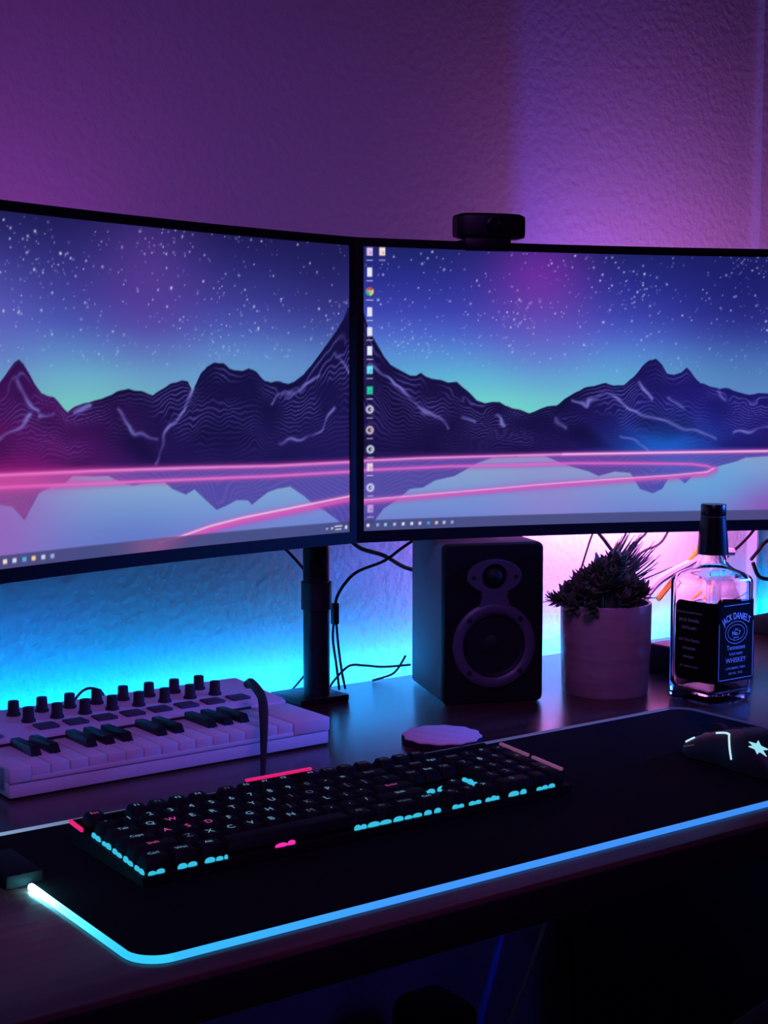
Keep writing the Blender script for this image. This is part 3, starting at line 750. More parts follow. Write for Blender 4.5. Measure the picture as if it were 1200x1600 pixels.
# keys: (x, row, width, height, text)
rowsy = [0, 1, 2, 3, 4, 5.25]
def row(y, x, items):
    out = []
    for it in items:
        if isinstance(it, (int, float)): x += it; continue
        s, w = it if isinstance(it, tuple) else (it, 1)
        out.append((x, y, w, 1, s)); x += w
    return out
KEYS = []
KEYS += row(5.25, 0, ['Esc', 1, 'F1', 'F2', 'F3', 'F4', 0.5, 'F5', 'F6', 'F7', 'F8', 0.5, 'F9', 'F10', 'F11', 'F12', 0.25, 'Prt', 'Scr', 'Pse'])
KEYS += row(4, 0, list('`1234567890-=') + [('Back', 2), 0.25, 'Ins', 'Hom', 'PgU', 0.25, 'Num', '/', '*', '-'])
KEYS += row(3, 0, [('Tab', 1.5)] + list('QWERTYUIOP[]') + [('\\', 1.5), 0.25, 'Del', 'End', 'PgD', 0.25, '7', '8', '9'])
KEYS += row(2, 0, [('Caps', 1.75)] + list("ASDFGHJKL;'") + [('Enter', 2.25), 3.5, '4', '5', '6'])
KEYS += row(1, 0, [('Shift', 2.25)] + list('ZXCVBNM,./') + [('Shift', 2.75), 1.25, '^', 1.25, '1', '2', '3'])
KEYS += row(0, 0, [('Ctrl', 1.25), ('Win', 1.25), ('Alt', 1.25), ('', 6.25), ('Alt', 1.25), ('Fn', 1.25), ('Menu', 1.25), ('Ctrl', 1.25), 0.25, '<', 'v', '>', 0.25, ('0', 2), '.'])
KEYS += [(21.5, 2, 1, 2, '+'), (21.5, 0, 1, 2, 'En')]
krng = random.Random(4)
for (x, y, w, h, s) in KEYS:
    X0, Y0 = x * U + 0.0004, y * U + 0.0004
    W_, H_ = w * U - 0.0008, h * U - 0.0008
    m = MB()
    def rr(ins, z, r): return [K(X0 + W_ / 2 + p[0], Y0 + H_ / 2 + p[1] + (0.0008 if ins > 0.001 else 0), z) for p in rrect(W_ - 2 * ins, H_ - 2 * ins, r, 0, 2)]
    m.rings([rr(0.0, 0.0038, 0.0012), rr(0.0003, 0.0052, 0.0012), rr(0.0026, 0.0112, 0.0018), rr(0.0032, 0.0116, 0.0018)], smooth=False)
    leg = 1
    if s:
        if s in 'WASD' and len(s) == 1 or (s == 'Esc') or (s == 'Enter') or (s == 'Caps' and False): leg = 2
        elif s == 'Shift' and x < 1: leg = 2
        elif x > 11 and krng.random() < 0.6: leg = 3
        elif krng.random() < 0.15: leg = 3
        vs, fs = text_geo(s, 0.0092 if len(s) == 1 else 0.0056)
        m.add([K(X0 + W_ / 2 + p[0], Y0 + H_ / 2 + 0.0022 + p[1], 0.01172) for p in vs], fs, leg)
    if s == '':
        nm = 'space_bar'
    else: nm = 'keycap'
    m.build(nm, [M['keycap'], M['legend'], M['legpink'], M['legdim']], ck)
# switch lights showing under the caps
lrng = random.Random(9)
def lights(name, items, mt):
    m = MB()
    for (x0, x1, y0, y1) in items:
        lx, ly = (x1 - x0) * U, (y1 - y0) * U
        long_x = lx > ly
        n_ = max(1, round(max(lx, ly) / (0.42 * U)))
        for k in range(n_):
            hk = 0.0030 + 0.0014 * lrng.random(); f0, f1 = k / n_, (k + 1) / n_
            if long_x: a0, a1, b0, b1 = x0 * U + lx * f0, x0 * U + lx * f1, y0 * U, y1 * U
            else: a0, a1, b0, b1 = x0 * U, x1 * U, y0 * U + ly * f0, y0 * U + ly * f1
            cx_, cy_ = (a0 + a1) / 2, (b0 + b1) / 2
            def dome(sc_, z): return [K(cx_ + (a1 - a0) / 2 * sc_ * math.cos(2 * PI * j / 14), cy_ + (b1 - b0) / 2 * sc_ * math.sin(2 * PI * j / 14), z) for j in range(14)]
            m.rings([dome(1.08, 0.0003), dome(1.10, hk * 0.45), dome(0.92, hk * 0.8), dome(0.45, hk), dome(0.1, hk)])
    m.build('backlight', M[mt], ck)
lights('a', [(-0.10, 0.02, y - 0.40 + 0.5, y + 0.40 + 0.5) for y in (0, 1, 2, 3, 4)], 'keycyan')
lights('b', [(c - hw, c + hw, -0.08, 0.03) for c, hw in ((0.25, .16), (0.62, .18), (1.6, .20), (2.05, .20), (2.85, .22), (3.3, .16), (3.6, .08))], 'keycyan')
lights('c', [(c - hw, c + hw, -0.08, 0.03) for c, hw in ((6.25, .28), (6.75, .18))], 'keypink')
lights('d', [(c - hw, c + hw, -0.08, 0.03) for c, hw in ((10.3, .32), (11.0, .3), (11.65, .3), (12.35, .26), (12.9, .2), (13.4, .25), (14.0, .2), (14.55, .18), (15.75, .33), (16.75, .36), (17.7, .32), (18.1, .1))], 'keycyan')
lights('e', [(c - hw, c + hw, -0.08, 0.03) for c, hw in ((19.1, .3), (19.7, .18), (20.9, .35), (21.5, .2))], 'keycyan')
lights('f', [(15.3, 16.1, 2.08, 2.3), (16.3, 17.2, 2.08, 2.3), (17.4, 17.75, 2.08, 2.25), (18.27, 18.48, 1.3, 2.9)], 'keycyan')

# ------------------------------------------------------------------ mouse
ms = thing('mouse', 'black gaming mouse with white light lines, resting on the mat', 'mouse', (1.0955, 0.908, DESK + 0.0033), math.radians(-4))
ML, MWd = 0.126, 0.070
def msec(f):     # f 0 rear .. 1 front -> half width, height
    hw = MWd / 2 * (0.62 + 0.38 * math.sin(min(1, f * 2.4 + 0.12) * PI / 2)) * (1 - 0.10 * math.exp(-((f - 0.60) / 0.16) ** 2))
    if f > 0.9: hw *= 1 - (f - 0.9) * 1.6
    ht = 0.036 * (math.sin((0.16 + 0.84 * min(1, f / 0.42)) * PI / 2) if f < 0.42 else 1 - 0.58 * ((f - 0.42) / 0.58) ** 1.7)
    return hw, ht
def mpt(f, a):   # a from 0 (left bottom) to pi (right bottom) over the back
    hw, ht = msec(f)
    ca_, sa = math.cos(a), math.sin(a)
    return Vector((-math.copysign(abs(ca_) ** 0.6, ca_) * hw, (f - 0.5) * ML, 0.001 + max(0, abs(sa) ** 0.8) * (ht - 0.001)))
rs = []
NF = 26
for k in range(NF + 1):
    f = k / NF
    rs.append([tuple(mpt(f, PI * j / 24)) for j in range(25)])
MB().rings(rs).build('shell', M['black'], ms)
def mline(fa, r, name, mt, n=8):
    pts = []
    P_ = [mpt(f, a) for f, a in fa]
    for (f0, a0), (f1, a1) in zip(fa[:-1], fa[1:]):
        for k in range(n): pts.append(mpt(f0 + (f1 - f0) * k / n, a0 + (a1 - a0) * k / n) + Vector((0, 0, 0.0004)))
    pts.append(mpt(*fa[-1]) + Vector((0, 0, 0.0004)))
    return MB().tube(pts, r, 6).build(name, M[mt], ms)
MSE = [((0.70, 1.12), (0.60, 1.10), (0.55, 1.02), (0.50, 0.70), (0.43, 0.20)), ((0.985, 0.75), (0.90, 1.0))]
for fa in MSE: mline(fa, 0.0011, 'light_line', 'mousewhite')
mline(((0.86, 1.25), (0.82, 1.30)), 0.0007, 'side_mark', 'mousedim'); mline(((0.97, 0.40), (0.84, 0.50)), 0.0006, 'side_mark', 'mousedim')
# wheel
MB().lathe([(0.004, -0.004), (0.0105, -0.0035), (0.011, 0), (0.0105, 0.0035), (0.004, 0.004)], 24, mtx=Matrix.Translation((0, 0.040, 0.0215)) @ Matrix.Rotation(PI / 2, 4, 'Y')).build('wheel', M['rubber'], ms)
for sx in (-1, 1):
    mline(((0.99, PI / 2 + 0.04 * sx), (0.55, PI / 2 + 0.04 * sx)), 0.0005, 'button_seam', 'bezel')
# pointed emblem on the palm
em = MB()
sh = [(0.0, 0.012), (0.004, 0.004), (0.011, 0.006), (0.006, -0.001), (0.010, -0.008), (0.002, -0.005), (-0.003, -0.012), (-0.004, -0.004), (-0.010, -0.003), (-0.005, 0.002), (-0.007, 0.009), (-0.002, 0.005)]
def palm(x, y):
    f = 0.24 + y / ML; a = PI * 0.31 + x * 26
    return mpt(f, a)
em.rings([[tuple(palm(x * 0.9, y * 0.9) + Vector((0, 0, -0.001))) for x, y in sh], [tuple(palm(x * 0.9, y * 0.9) + Vector((-0.0003, -0.0002, 0.0007))) for x, y in sh]], smooth=False)
em.build('emblem', M['mousecyan'], ms)

# ------------------------------------------------------------------ coaster
co = thing('coaster', 'round scalloped coaster with a pinkish face, lying before the speaker', 'coaster', (0.916, 1.161, DESK), 0.3)
def scal(r, z, amp=0.03): return [(r * (1 + amp * math.cos(j * 2 * PI / 120 * 12)) * math.cos(2 * PI * j / 120), r * (1 + amp * math.cos(j * 2 * PI / 120 * 12)) * math.sin(2 * PI * j / 120), z) for j in range(120)]
MB().rings([scal(0.0385, 0), scal(0.041, 0.001), scal(0.041, 0.007)], smooth=False).build('base', M['coaster'], co)
MB().rings([scal(0.0405, 0.0068), scal(0.0405, 0.0082), scal(0.0398, 0.0086)], smooth=False).build('face', M['cork'], co)

# ------------------------------------------------------------------ potted plants
def pot(root, r, h, mt):
    MB().lathe([(0.001, 0.0), (r * 0.93, 0.0), (r * 0.96, 0.003), (r, h * 0.5), (r * 1.01, h - 0.001), (r * 1.0, h), (r * 0.94, h - 0.0005), (r * 0.92, h - 0.012), (0.001, h - 0.014)], 56).build('pot', M[mt], root)
    MB().lathe([(r * 0.925, h - 0.0135), (r * 0.5, h - 0.009), (0.001, h - 0.007)], 32).build('soil', M['soil'], root)

def leaf(mb, base, direc, L, w, th, curve, mi=0, nseg=5, droop=Vector((0, 0, 1))):
    d = Vector(direc).normalized(); b_ = Vector(base)
    side = d.cross(Vector((0, 0, 1)))
    side = side.normalized() if side.length > 1e-4 else Vector((1, 0, 0))
    rs = []; p = b_.copy()
    for k in range(nseg + 1):
        t = k / nseg
        ww_ = w * (0.75 + 0.6 * t) * (1 - t) ** 0.8 + 0.00025 if nseg > 4 else w * math.sin(PI * min(0.97, 0.18 + 0.8 * t)) + 0.0002
        nrm = side.cross(d).normalized()
        tt = th * (1 - 0.8 * t)
        rs.append([tuple(p + side * ww_), tuple(p + nrm * tt), tuple(p - side * ww_), tuple(p - nrm * tt * 0.6)])
        p = p + d * (L / nseg)
        d = (d + droop * (curve / nseg)).normalized()
    mb.rings(rs, mi=mi, smooth=True)

pr = random.Random(12)
PR, PH = 0.0540, 0.109
p1 = thing('potted_plant', 'bushy dark succulent in the front clay-coloured pot', 'potted plant', (1.2325, 1.2445, DESK))
pot(p1, PR, PH, 'pot')
fo = MB()
for k in range(58):       # leafy rosettes mounded over the pot
    a = pr.uniform(0, 2 * PI); rr_ = PR * 0.95 * math.sqrt(pr.random())
    x, y = rr_ * math.cos(a), rr_ * math.sin(a)
    along = x * rt.x + y * rt.y               # taller toward the second plant
    hz_ = PH - 0.004 + 0.016 * (1 - (rr_ / PR) ** 2) + (max(0, along + 0.045) * 0.62 if along < 0.016 else 0.012) + pr.uniform(-0.004, 0.007)
    fo.tube([(x * 0.8, y * 0.8, PH - 0.012), (x, y, hz_)], 0.0016, 5)
    tip = Vector((x, y, hz_)); ax_ = Vector((x * 7, y * 7, 0.7)).normalized()
    for j in range(17):
        g = j * 2.39996; el = 0.15 + 1.1 * (j / 17)
        o1 = ax_.orthogonal().normalized(); o2 = ax_.cross(o1)
        d = (o1 * math.cos(g) + o2 * math.sin(g)) * math.cos(el) + ax_ * math.sin(el)
        leaf(fo, tip - ax_ * (0.006 * (1 - j / 17)), d, pr.uniform(0.013, 0.021), 0.0048, 0.0018, 0.25, nseg=4)
for d, L in (((-1, -0.1, 0.15), 0.03), ((-0.8, 0.5, 0.25), 0.035), ((-0.9, -0.5, 0.1), 0.03), ((-0.6, 0.75, 0.2), 0.03)):
    bb = Vector((d[0], d[1], 0)).normalized() * PR * 0.85 + Vector((0, 0, PH - 0.002))
    tipd = Vector(d).normalized()
    fo.tube([bb, bb + tipd * L * 0.6], 0.0018, 5)
    for j in range(12):
        g = j * 2.4; o1 = tipd.orthogonal().normalized(); o2 = tipd.cross(o1)
        dd2 = (o1 * math.cos(g) + o2 * math.sin(g)) * 0.8 + tipd * (0.4 + j * 0.08)
        leaf(fo, bb + tipd * L * 0.6 * (0.4 + j / 20), dd2, 0.014, 0.004, 0.0015, 0.2, nseg=4)
fo.build('foliage', M['leaf'], p1)['kind'] = 'stuff'

p2 = thing('potted_plant', 'spiky long-leaved succulent in the rear pot, beside the bottle', 'potted plant', (1.305, 1.333, DESK))
pot(p2, 0.047, 0.108, 'pot')
sp2 = MB()
for k in range(96):
    a = k * 2.39996; f = k / 96
    el = math.radians(30 + 54 * f + pr.uniform(-8, 8))
    d = Vector((math.cos(a) * math.cos(el), math.sin(a) * math.cos(el), math.sin(el)))
    lean = rt * 0.80
    if d.dot(rt) < -0.22 or d.x * -0.6 + d.y * -0.8 > 0.75: continue
    leaf(sp2, (0.006 * math.cos(a), 0.006 * math.sin(a), 0.100 + 0.012 * f), d + Vector(lean), pr.uniform(0.074, 0.102) * (1 - 0.16 * f), 0.0056, 0.0026, pr.uniform(0.1, 0.7), nseg=7)
sp2.build('foliage', M['spike'], p2)['kind'] = 'stuff'

# ------------------------------------------------------------------ bottle
BS = 0.0735
bt = thing('bottle', 'square clear glass whiskey bottle with black labels and black cap', 'bottle', (1.3015, 1.140, DESK), 0.0)
def sq(w, r, z, n=6): return rrect(w, w, min(r, w / 2 - 1e-5), z, n)
outer = [(BS * 0.90, .010, 0.0), (BS, .0115, 0.004), (BS, .0115, 0.1395), (BS * 0.992, .0120, 0.1430), (BS * 0.95, .0140, 0.1470), (BS * 0.82, .0180, 0.1515), (BS * 0.64, .0200, 0.1555), (0.0385, .0190, 0.1598), (0.0350, .0174, 0.1635), (0.0325, .01625, 0.1720), (0.0280, .0140, 0.2060), (0.0280, .0140, 0.2080)]
inner = [(0.0200, .0100, 0.2080), (0.0240, .0120, 0.1720), (0.0270, .0135, 0.1635), (BS * 0.50, .0165, 0.1545), (BS * 0.78, .015, 0.1470), (BS - 0.010, .0085, 0.1395), (BS - 0.008, .0085, 0.020), (BS - 0.018, .006, 0.0125)]
g = MB(); g.rings([sq(w, r, z) for w, r, z in outer + inner])
g.build('glass', M['glass'], bt)
# wrap-around label: left side, front, right side
LZ0, LZ1 = 0.027, 0.120
h = BS / 2 + 0.0004; r_ = 0.0119
def wrap(u):        # u along the label from the back of the left side round the front to the right side
    s1 = BS - 2 * r_ ; arc = r_ * PI / 2
    segs = [('l', s1 - 0.004), ('a', arc), ('f', s1), ('b', arc), ('r', s1 - 0.004)]
    for n_, L_ in segs:
        if u <= L_ or n_ == 'r':
            if n_ == 'l': return (-h, h - r_ - 0.004 - u, 0)
            if n_ == 'a':
                a = u / r_; return (-(h - r_) - r_ * math.cos(a), -(h - r_) - r_ * math.sin(a), 0)
            if n_ == 'f': return (-(h - r_) + u, -h, 0)
            if n_ == 'b':
                a = u / r_; return ((h - r_) + r_ * math.sin(a), -(h - r_) - r_ * math.cos(a), 0)
            return (h, -(h - r_) + u, 0)
        u -= L_
UT = 3 * (BS - 2 * r_) - 0.008 + r_ * PI
lb = MB(); N = 60
def wedge(u):        # rounded ends
    e = min(u, UT - u); return 0.006 * max(0, 1 - e / 0.006) ** 2
def outn(u):
    p = wrap(u); q1 = wrap(min(UT, u + 1e-4)); q0 = wrap(max(0, u - 1e-4))
    t = Vector(q1) - Vector(q0); n_ = Vector((t.y, -t.x, 0)).normalized(); return n_
rs = []
for k in range(N + 1):
    u = UT * k / N; p = wrap(u); n_ = outn(u); w_ = wedge(u)
    rs.append([(p[0], p[1], LZ0 + w_), (p[0], p[1], LZ1 - w_), (p[0] + n_.x * 0.0004, p[1] + n_.y * 0.0004, LZ1 - w_), (p[0] + n_.x * 0.0004, p[1] + n_.y * 0.0004, LZ0 + w_)])
lb.rings(rs)
label = lb.build('label', M['label'], bt)
fy = -h - 0.0007
def put_text(mb, s, size, z, x=0.0, arcr=0.0, sxy=1.0, side=False, mi=0, th=0.0002):
    vs, fs = text_geo(s, size); out = []
    for p in vs:
        px, pz = p[0] * sxy, p[1]
        if arcr:
            a = px / arcr; px, pz = (arcr + pz) * math.sin(a), (arcr + pz) * math.cos(a) - arcr
        if side: out.append((fy, -(x + px), z + pz))
        else: out.append((x + px, fy, z + pz))
    mb.add(out, fs, mi)
t = MB()
put_text(t, "JACK DANIEL'S", 0.0112, 0.1035, arcr=0.042, sxy=0.66)
def ring2(mb, rx, rz, z, w, mi=0):
    mb.rings([[((rx + dx) * math.cos(2 * PI * j / 48), fy, z + (rz + dx) * math.sin(2 * PI * j / 48)) for j in range(48)] for dx in (0, w)], False, False, mi=mi)
ring2(t, 0.0185, 0.0125, 0.0845, 0.0007, 1); ring2(t, 0.0140, 0.0088, 0.0845, 0.0006, 1)
put_text(t, "Old", 0.0042, 0.0878, mi=1); put_text(t, "No.7", 0.0072, 0.0835); put_text(t, "BRAND", 0.003, 0.0785, mi=1)
put_text(t, "Tennessee", 0.0078, 0.0670, sxy=0.95, mi=1)
put_text(t, "SOUR MASH", 0.0042, 0.0595, mi=1)
put_text(t, "WHISKEY", 0.0082, 0.0520, mi=1)
put_text(t, "LYNCHBURG, TENN.", 0.0036, 0.0430, mi=1); put_text(t, "40% VOL.  70 CL", 0.0034, 0.0370, mi=1)
# thin frame and corner rules
for x0, x1, z0, z1 in ((-0.0295, -0.0288, 0.031, 0.096), (0.0288, 0.0295, 0.031, 0.096), (-0.028, 0.028, 0.0300, 0.0307), (-0.022, 0.022, 0.1160, 0.1168)):
    t.add([(x0, fy, z0), (x1, fy, z0), (x1, fy, z1), (x0, fy, z1)], [[0, 1, 2, 3]], 1)
put_text(t, "DISTILLED AND BOTTLED BY", 0.0030, 0.106, side=True, mi=1); put_text(t, "JACK DANIEL", 0.0052, 0.097, side=True, mi=1); put_text(t, "DISTILLERY", 0.0046, 0.088, side=True, mi=1)
put_text(t, "Old Time Quality", 0.0045, 0.074, side=True, mi=1); put_text(t, "TENNESSEE", 0.0040, 0.064, side=True, mi=1); put_text(t, "WHISKEY", 0.0040, 0.054, side=True, mi=1); put_text(t, "EST. & REG. IN 1866", 0.0032, 0.043, side=True, mi=1)
t.build('lettering', [M['print'], M['printdim']], label)
# neck: clear glass with raised letters, black wrap and cap
nkb = MB()
nkb.lathe([(0.0178, 0.1720), (0.0184, 0.1725), (0.0172, 0.1900), (0.0154, 0.2080), (0.0148, 0.2150), (0.0143, 0.2150), (0.0146, 0.2085), (0.0164, 0.1850), (0.0172, 0.1720)], 32, closed=True)
nkb.build('neck_label', M['cap'], bt)
MB().lathe([(0.0146, 0.2155), (0.0146, 0.2172)], 32).build('tax_band', M['ring'], bt)
MB().lathe([(0.0135, 0.2082), (0.0138, 0.2160), (0.0143, 0.2172), (0.0147, 0.2182), (0.0147, 0.2295), (0.0140, 0.2307), (0.0001, 0.2307)], 40).build('cap', M['cap'], bt)

# ------------------------------------------------------------------ small boxes at the back
rbx = thing('black_box', 'low black box lying behind the bottle and the pots', 'box', (1.418, 1.258, DESK))
MB().box((0, 0, 0.019), (0.125, 0.070, 0.038), 0.002).build('body', M['matte'], rbx)
MB().box((0, 0, 0.0383), (0.121, 0.066, 0.0014), 0.0006).build('lid', M['black'], rbx)
pa = thing('power_adapter', 'small black power adapter on the desk beyond the bottle', 'power adapter', (1.742, 1.395, DESK), 0.1)
MB().box((0, 0, 0.013), (0.09, 0.05, 0.026), 0.004).build('body', M['matte'], pa)
MB().tube(smooth_path([(0.044, 0, 0.012), (0.07, 0.01, 0.006), (0.10, 0.03, 0.003), (0.16, 0.035, 0.003)]), 0.0025, 8).build('cord', M['cable'], pa)

# ------------------------------------------------------------------ cables
def cable(name, pts, r, mt, label, cat='cable', group=None, n=6):
    P_ = smooth_path(pts, n)
    o = Vector(P_[-1])
    ob = MB().tube([p - o for p in P_], r, 8).build(name, M[mt])
    ob.location = o
    return tag(ob, label, cat, group)

ac = thing('audio_cable', 'thin black cable with a connector hanging beside the monitor pole', 'cable', (0.970, 1.430, DESK))
o = Vector((0.970, 1.430, DESK))
MB().tube([p - o for p in smooth_path([(1.10, 1.425, 0.94), (1.091, 1.430, 0.931), (1.064, 1.430, 0.918), (1.037, 1.430, 0.904), (0.998, 1.430, 0.894), (0.980, 1.430, 0.882), (0.968, 1.430, 0.867), (0.9645, 1.430, 0.856)])], 0.0019, 8).build('upper_cord', M['cable'], ac)
MB().box((-0.006, 0, 0.0955), (0.0085, 0.0075, 0.026), 0.0015).build('connector', M['black'], ac)
MB().tube([p - o for p in smooth_path([(0.962, 1.430, 0.834), (0.961, 1.430, 0.814), (0.966, 1.430, 0.782), (0.970, 1.430, 0.752)])], 0.0015, 8).build('lower_cord', M['cable'], ac)
MB().tube([p - o for p in smooth_path([(0.966, 1.430, 0.834), (0.969, 1.430, 0.805), (0.974, 1.430, 0.773), (0.979, 1.430, 0.752)])], 0.0015, 8).build('lower_cord', M['cable'], ac)
cable('power_cable', [(0.93, 1.43, 0.962), (0.987, 1.440, 0.935), (1.010, 1.440, 0.920), (1.044, 1.440, 0.909), (1.074, 1.440, 0.893), (1.10, 1.44, 0.885), (1.15, 1.445, 0.87)], 0.0027, 'cable', 'black power cable drooping from the monitors to behind the speaker')
cable('monitor_cable', [(0.87, 1.43, 0.97), (0.896, 1.440, 0.933), (0.906, 1.440, 0.922), (0.919, 1.440, 0.909), (0.929, 1.440, 0.896), (0.937, 1.44, 0.87)], 0.0018, 'cable', 'short thin cable running behind the monitor pole')
cable('speaker_wire', [(0.950, 1.425, 0.7525), (0.965, 1.435, 0.762), (0.991, 1.440, 0.777), (1.015, 1.440, 0.775), (1.044, 1.440, 0.770), (1.085, 1.440, 0.768)], 0.0014, 'cable', 'thin wire looping low from the pole base to the speaker')
cable('loose_wire', [(1.035, 1.452, 0.7518), (1.061, 1.450, 0.756), (1.073, 1.450, 0.763), (1.085, 1.450, 0.778)], 0.0014, 'cable', 'short loose wire end on the desk behind the speaker')
cable('grey_wire', [(0.900, 1.455, 0.7515), (0.915, 1.455, 0.7525), (0.929, 1.455, 0.763), (0.941, 1.455, 0.775), (0.952, 1.455, 0.79)], 0.0013, 'slot', 'thin grey wire rising behind the pole base')
cable('knob_wire', [(0.600, 1.425, 0.7525), (0.619, 1.420, 0.780), (0.634, 1.420, 0.795), (0.648, 1.420, 0.795), (0.658, 1.420, 0.786), (0.67, 1.425, 0.7525)], 0.0014, 'cable', 'thin wire arching up behind the music keyboard knobs')
G = 'black cables hanging behind the plants'
cable('hanging_cable', [(1.432, 1.46, 0.965), (1.423, 1.460, 0.924), (1.413, 1.460, 0.902), (1.402, 1.460, 0.876), (1.390, 1.460, 0.845), (1.38, 1.458, 0.80), (1.38, 1.455, 0.752)], 0.0014, 'cable', 'thin cable falling steeply behind the bushy plant, nearest the speaker', 'cable', G)
cable('hanging_cable', [(1.40, 1.45, 0.96), (1.416, 1.450, 0.920), (1.432, 1.450, 0.902), (1.449, 1.450, 0.885), (1.470, 1.450, 0.868), (1.49, 1.45, 0.84), (1.50, 1.45, 0.752)], 0.0026, 'cable', 'thicker cable slanting down behind the bushy plant top', 'cable', G)
cable('hanging_cable', [(1.54, 1.45, 0.95), (1.517, 1.450, 0.912), (1.502, 1.450, 0.900), (1.483, 1.450, 0.887), (1.451, 1.450, 0.880), (1.433, 1.450, 0.875), (1.40, 1.45, 0.852)], 0.0018, 'cable', 'cable bending out level above the spiky leaves', 'cable', G)
cable('hanging_cable', [(1.60, 1.46, 0.955), (1.571, 1.460, 0.908), (1.552, 1.460, 0.889), (1.519, 1.460, 0.880), (1.49, 1.46, 0.862), (1.47, 1.46, 0.83)], 0.0018, 'cable', 'curved cable above the tips of the spiky leaves', 'cable', G)
cable('yellow_cable', [(1.67, 1.45, 0.95), (1.652, 1.450, 0.917), (1.636, 1.450, 0.894), (1.616, 1.450, 0.871), (1.596, 1.450, 0.854), (1.575, 1.450, 0.838), (1.54, 1.45, 0.81)], 0.0042, 'yellow', 'yellow cable slanting down behind the bottle neck')
cable('white_cable', [(1.70, 1.45, 0.868), (1.651, 1.450, 0.870), (1.623, 1.450, 0.864), (1.596, 1.450, 0.855), (1.562, 1.450, 0.845), (1.53, 1.450, 0.830), (1.50, 1.45, 0.80)], 0.0062, 'whitec', 'thick white cable curving behind the bottle shoulder')
G2 = 'dark cables at the far end of the desk'
cable('wall_cable', [(1.79, 1.46, 0.93), (1.759, 1.460, 0.897), (1.734, 1.460, 0.879), (1.712, 1.460, 0.867), (1.691, 1.460, 0.855)], 0.0022, 'cable', 'dark cable slanting past the bottle cap, upper right', 'cable', G2)
cable('wall_cable', [(1.84, 1.44, 0.92), (1.791, 1.440, 0.890), (1.761, 1.440, 0.879), (1.747, 1.440, 0.868), (1.73, 1.44, 0.855)], 0.0026, 'cable', 'dark cable at the frame edge beyond the bottle neck', 'cable', G2)
cable('wall_cable', [(1.90, 1.44, 0.815), (1.809, 1.440, 0.819), (1.771, 1.440, 0.822), (1.748, 1.440, 0.829), (1.735, 1.440, 0.850)], 0.0030, 'cable', 'dark cable lying low beyond the bottle shoulder', 'cable', G2)
G3 = 'cables hanging under the desk'
cable('blue_cable', [(1.10, 1.25, 0.717), (1.088, 1.25, 0.56), (1.074, 1.250, 0.479), (1.061, 1.250, 0.437), (1.049, 1.250, 0.402), (1.042, 1.250, 0.365), (1.03, 1.25, 0.2), (1.02, 1.25, 0.005)], 0.0042, 'blue', 'blue cable hanging under the desk', 'cable', G3)
cable('dull_cable', [(1.24, 1.28, 0.717), (1.20, 1.28, 0.54), (1.172, 1.280, 0.465), (1.149, 1.280, 0.414), (1.127, 1.280, 0.375), (1.109, 1.280, 0.336), (1.06, 1.28, 0.17), (1.03, 1.24, 0.003)], 0.0026, 'olive', 'dull yellow cable hanging under the desk', 'cable', G3)
cable('black_cable', [(1.20, 1.36, 0.717), (1.22, 1.36, 0.55), (1.245, 1.36, 0.455), (1.255, 1.36, 0.437), (1.27, 1.36, 0.414), (1.29, 1.36, 0.38), (1.30, 1.36, 0.2), (1.30, 1.36, 0.004)], 0.0045, 'cable', 'black cable hanging under the desk beside the drawer cabinet', 'cable', G3)

# strap-like keyboard lead standing up over the music keyboard
kc = MB().tube([Vector(p) - Vector((0.690, 1.145, DESK)) for p in smooth_path([(0.690, 1.145, 0.7545), (0.694, 1.150, 0.775), (0.7005, 1.160, 0.800), (0.712, 1.180, 0.8125), (0.722, 1.200, 0.8165), (0.732, 1.225, 0.8180), (0.742, 1.250, 0.8175), (0.750, 1.268, 0.815), (0.757, 1.285, 0.8095)], 8)], [0.0022 + 0.0024 * min(1, i / 20) for i in range(65)], 10).build('bent_lead', M['rubber'])
kc.location = (0.690, 1.145, DESK)
tag(kc, 'stiff black lead bent over the right end of the music keyboard', 'cable')

# a dark rounded box standing deep under the desk
pb = thing('rounded_box', 'dark rounded box standing on the floor deep under the desk', 'box', (1.056, 1.35, 0))
MB().box((0, 0, 0.188), (0.085, 0.10, 0.376), 0.028, seg=5).build('body', M['chair'], pb)

# ------------------------------------------------------------------ office chair, seen as a dark shape at the lower right
ch = thing('office_chair', 'black office chair in front of the desk at the bottom corner', 'chair', (0.80, 0.55, 0))
rs = []
for k in range(11):
    f = -1 + 2 * k / 10; xx = 0.235 * f
    yb = -0.045 * f * f
    top_ = 0.20 * (1 - 0.20 * abs(f) ** 6)
    rs.append([(xx, yb + p[0], 0.565 + p[1] * (1 - 0.12 * abs(f) ** 6)) for p in rrect(0.05, 0.37, 0.022, 0, 4)])
MB().rings(rs).build('backrest', M['chair'], ch)
MB().box((0, 0.015, 0.38), (0.06, 0.02, 0.20), 0.004).build('back_post', M['black'], ch)
MB().rings([rrect(0.44, 0.42, 0.08, z, 6, 0, 0.20) for z in (0.43, 0.44, 0.475)] + [rrect(0.40, 0.38, 0.07, 0.485, 6, 0, 0.20)]).box((0, 0.06, 0.42), (0.05, 0.14, 0.03)).build('seat', M['chair'], ch)
MB().lathe([(0.028, 0.09), (0.028, 0.28), (0.02, 0.29), (0.02, 0.43)], 20, mtx=Matrix.Translation((0, 0.20, 0))).build('column', M['black'], ch)
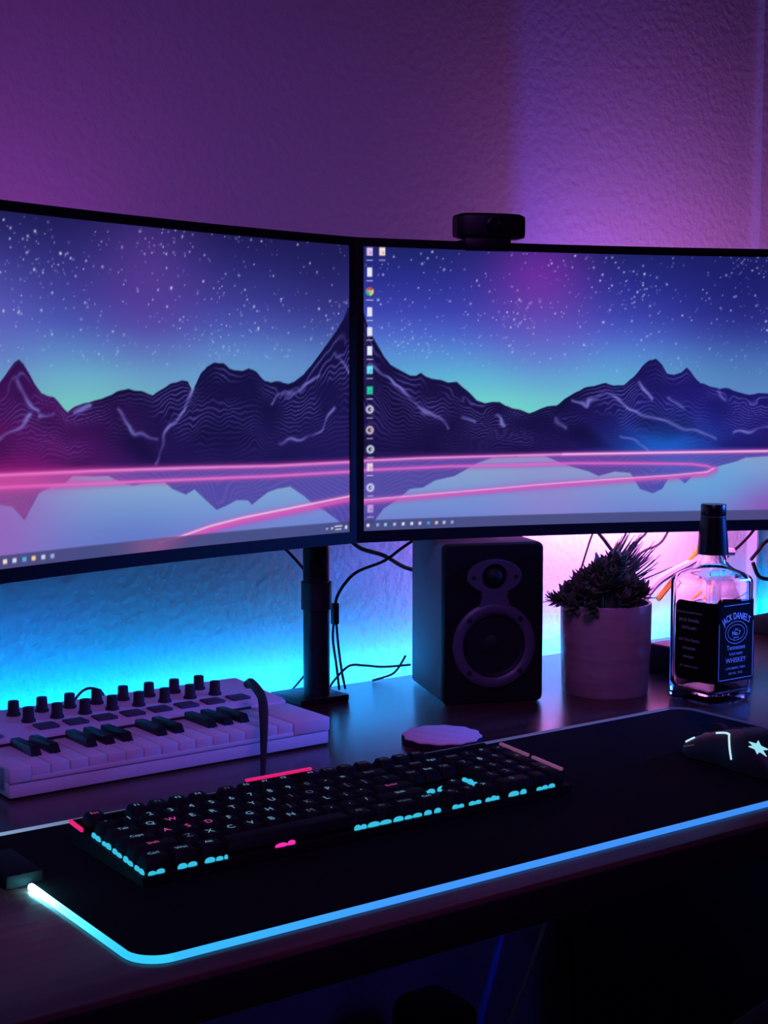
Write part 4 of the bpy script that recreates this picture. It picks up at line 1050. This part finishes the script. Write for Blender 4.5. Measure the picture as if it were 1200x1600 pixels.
for k in range(5):
    a = k * 2 * PI / 5 + 0.3
    MB().tube([(0, 0.20, 0.10), (0.26 * math.cos(a), 0.20 + 0.26 * math.sin(a), 0.075)], [0.024, 0.015], 8).build('leg', M['black'], ch)
    MB().lathe([(0.01, -0.012), (0.027, -0.011), (0.027, 0.011), (0.01, 0.012)], 16, mtx=Matrix.Translation((0.265 * math.cos(a), 0.20 + 0.265 * math.sin(a), 0.0275)) @ Matrix.Rotation(a, 4, 'Z') @ Matrix.Rotation(PI / 2, 4, 'X')).build('caster', M['black'], ch)

# ------------------------------------------------------------------ lights
def area(name, loc, target, size, rgb, power, sy=None, spread=PI):
    l = bpy.data.lights.new(name, 'AREA'); l.color = lin(rgb); l.energy = power
    l.shape = 'RECTANGLE'; l.size = size; l.size_y = sy or size; l.spread = spread
    ob = bpy.data.objects.new(name, l); COL.objects.link(ob)
    ob.location = loc
    ob.rotation_euler = (Vector(target) - Vector(loc)).to_track_quat('-Z', 'Y').to_euler()
    return ob
def point(name, loc, rgb, power, r=0.01):
    l = bpy.data.lights.new(name, 'POINT'); l.color = lin(rgb); l.energy = power; l.shadow_soft_size = r
    ob = bpy.data.objects.new(name, l); COL.objects.link(ob); ob.location = loc
    return ob
area('monitor_glow_right', (1.60, 1.30, 1.22), (1.65, 1.6, 1.45), 0.50, (205, 110, 205), 0.62, 0.06)
area('monitor_glow_left', (0.50, 1.33, 1.24), (0.45, 1.6, 1.45), 0.40, (190, 70, 205), 0.16, 0.06)
area('pink_strip', (1.50, 1.41, 0.972), (1.50, 1.6, 0.93), 0.36, (255, 135, 245), 2.2, 0.012)
point('blue_band_light', (1.3516, 1.2629, 1.150), (65, 75, 255), 1.6, 0.004)  # added behind the monitor to throw the blue band on the wall
area('room_lamp', (0.2, 0.1, 2.0), (0.85, 1.15, 0.75), 0.5, (160, 90, 222), 2.5, None, math.radians(75))
point('under_desk_fill', (1.08, 0.98, 0.60), (80, 70, 255), 0.30, 0.04)  # added blue fill for the wall and cables under the desk
area('side_lamp', (2.1, 0.7, 1.15), (1.25, 1.2, 0.80), 0.22, (40, 100, 255), 1.5, None, math.radians(38))
area('upper_wall_fill', (0.7, 0.75, 2.6), (0.9, 1.5, 1.5), 0.5, (122, 76, 190), 0.75)  # added fill light for the upper wall

w = bpy.data.worlds.new('world'); scene.world = w; w.use_nodes = True
bg = w.node_tree.nodes['Background']
bg.inputs['Color'].default_value = (*lin((120, 70, 170)), 1); bg.inputs['Strength'].default_value = 0.012

vs_ = scene.view_settings
vs_.view_transform = 'Standard'; vs_.look = 'None'; vs_.exposure = 0.0; vs_.gamma = 1.0
vs_.use_curve_mapping = False
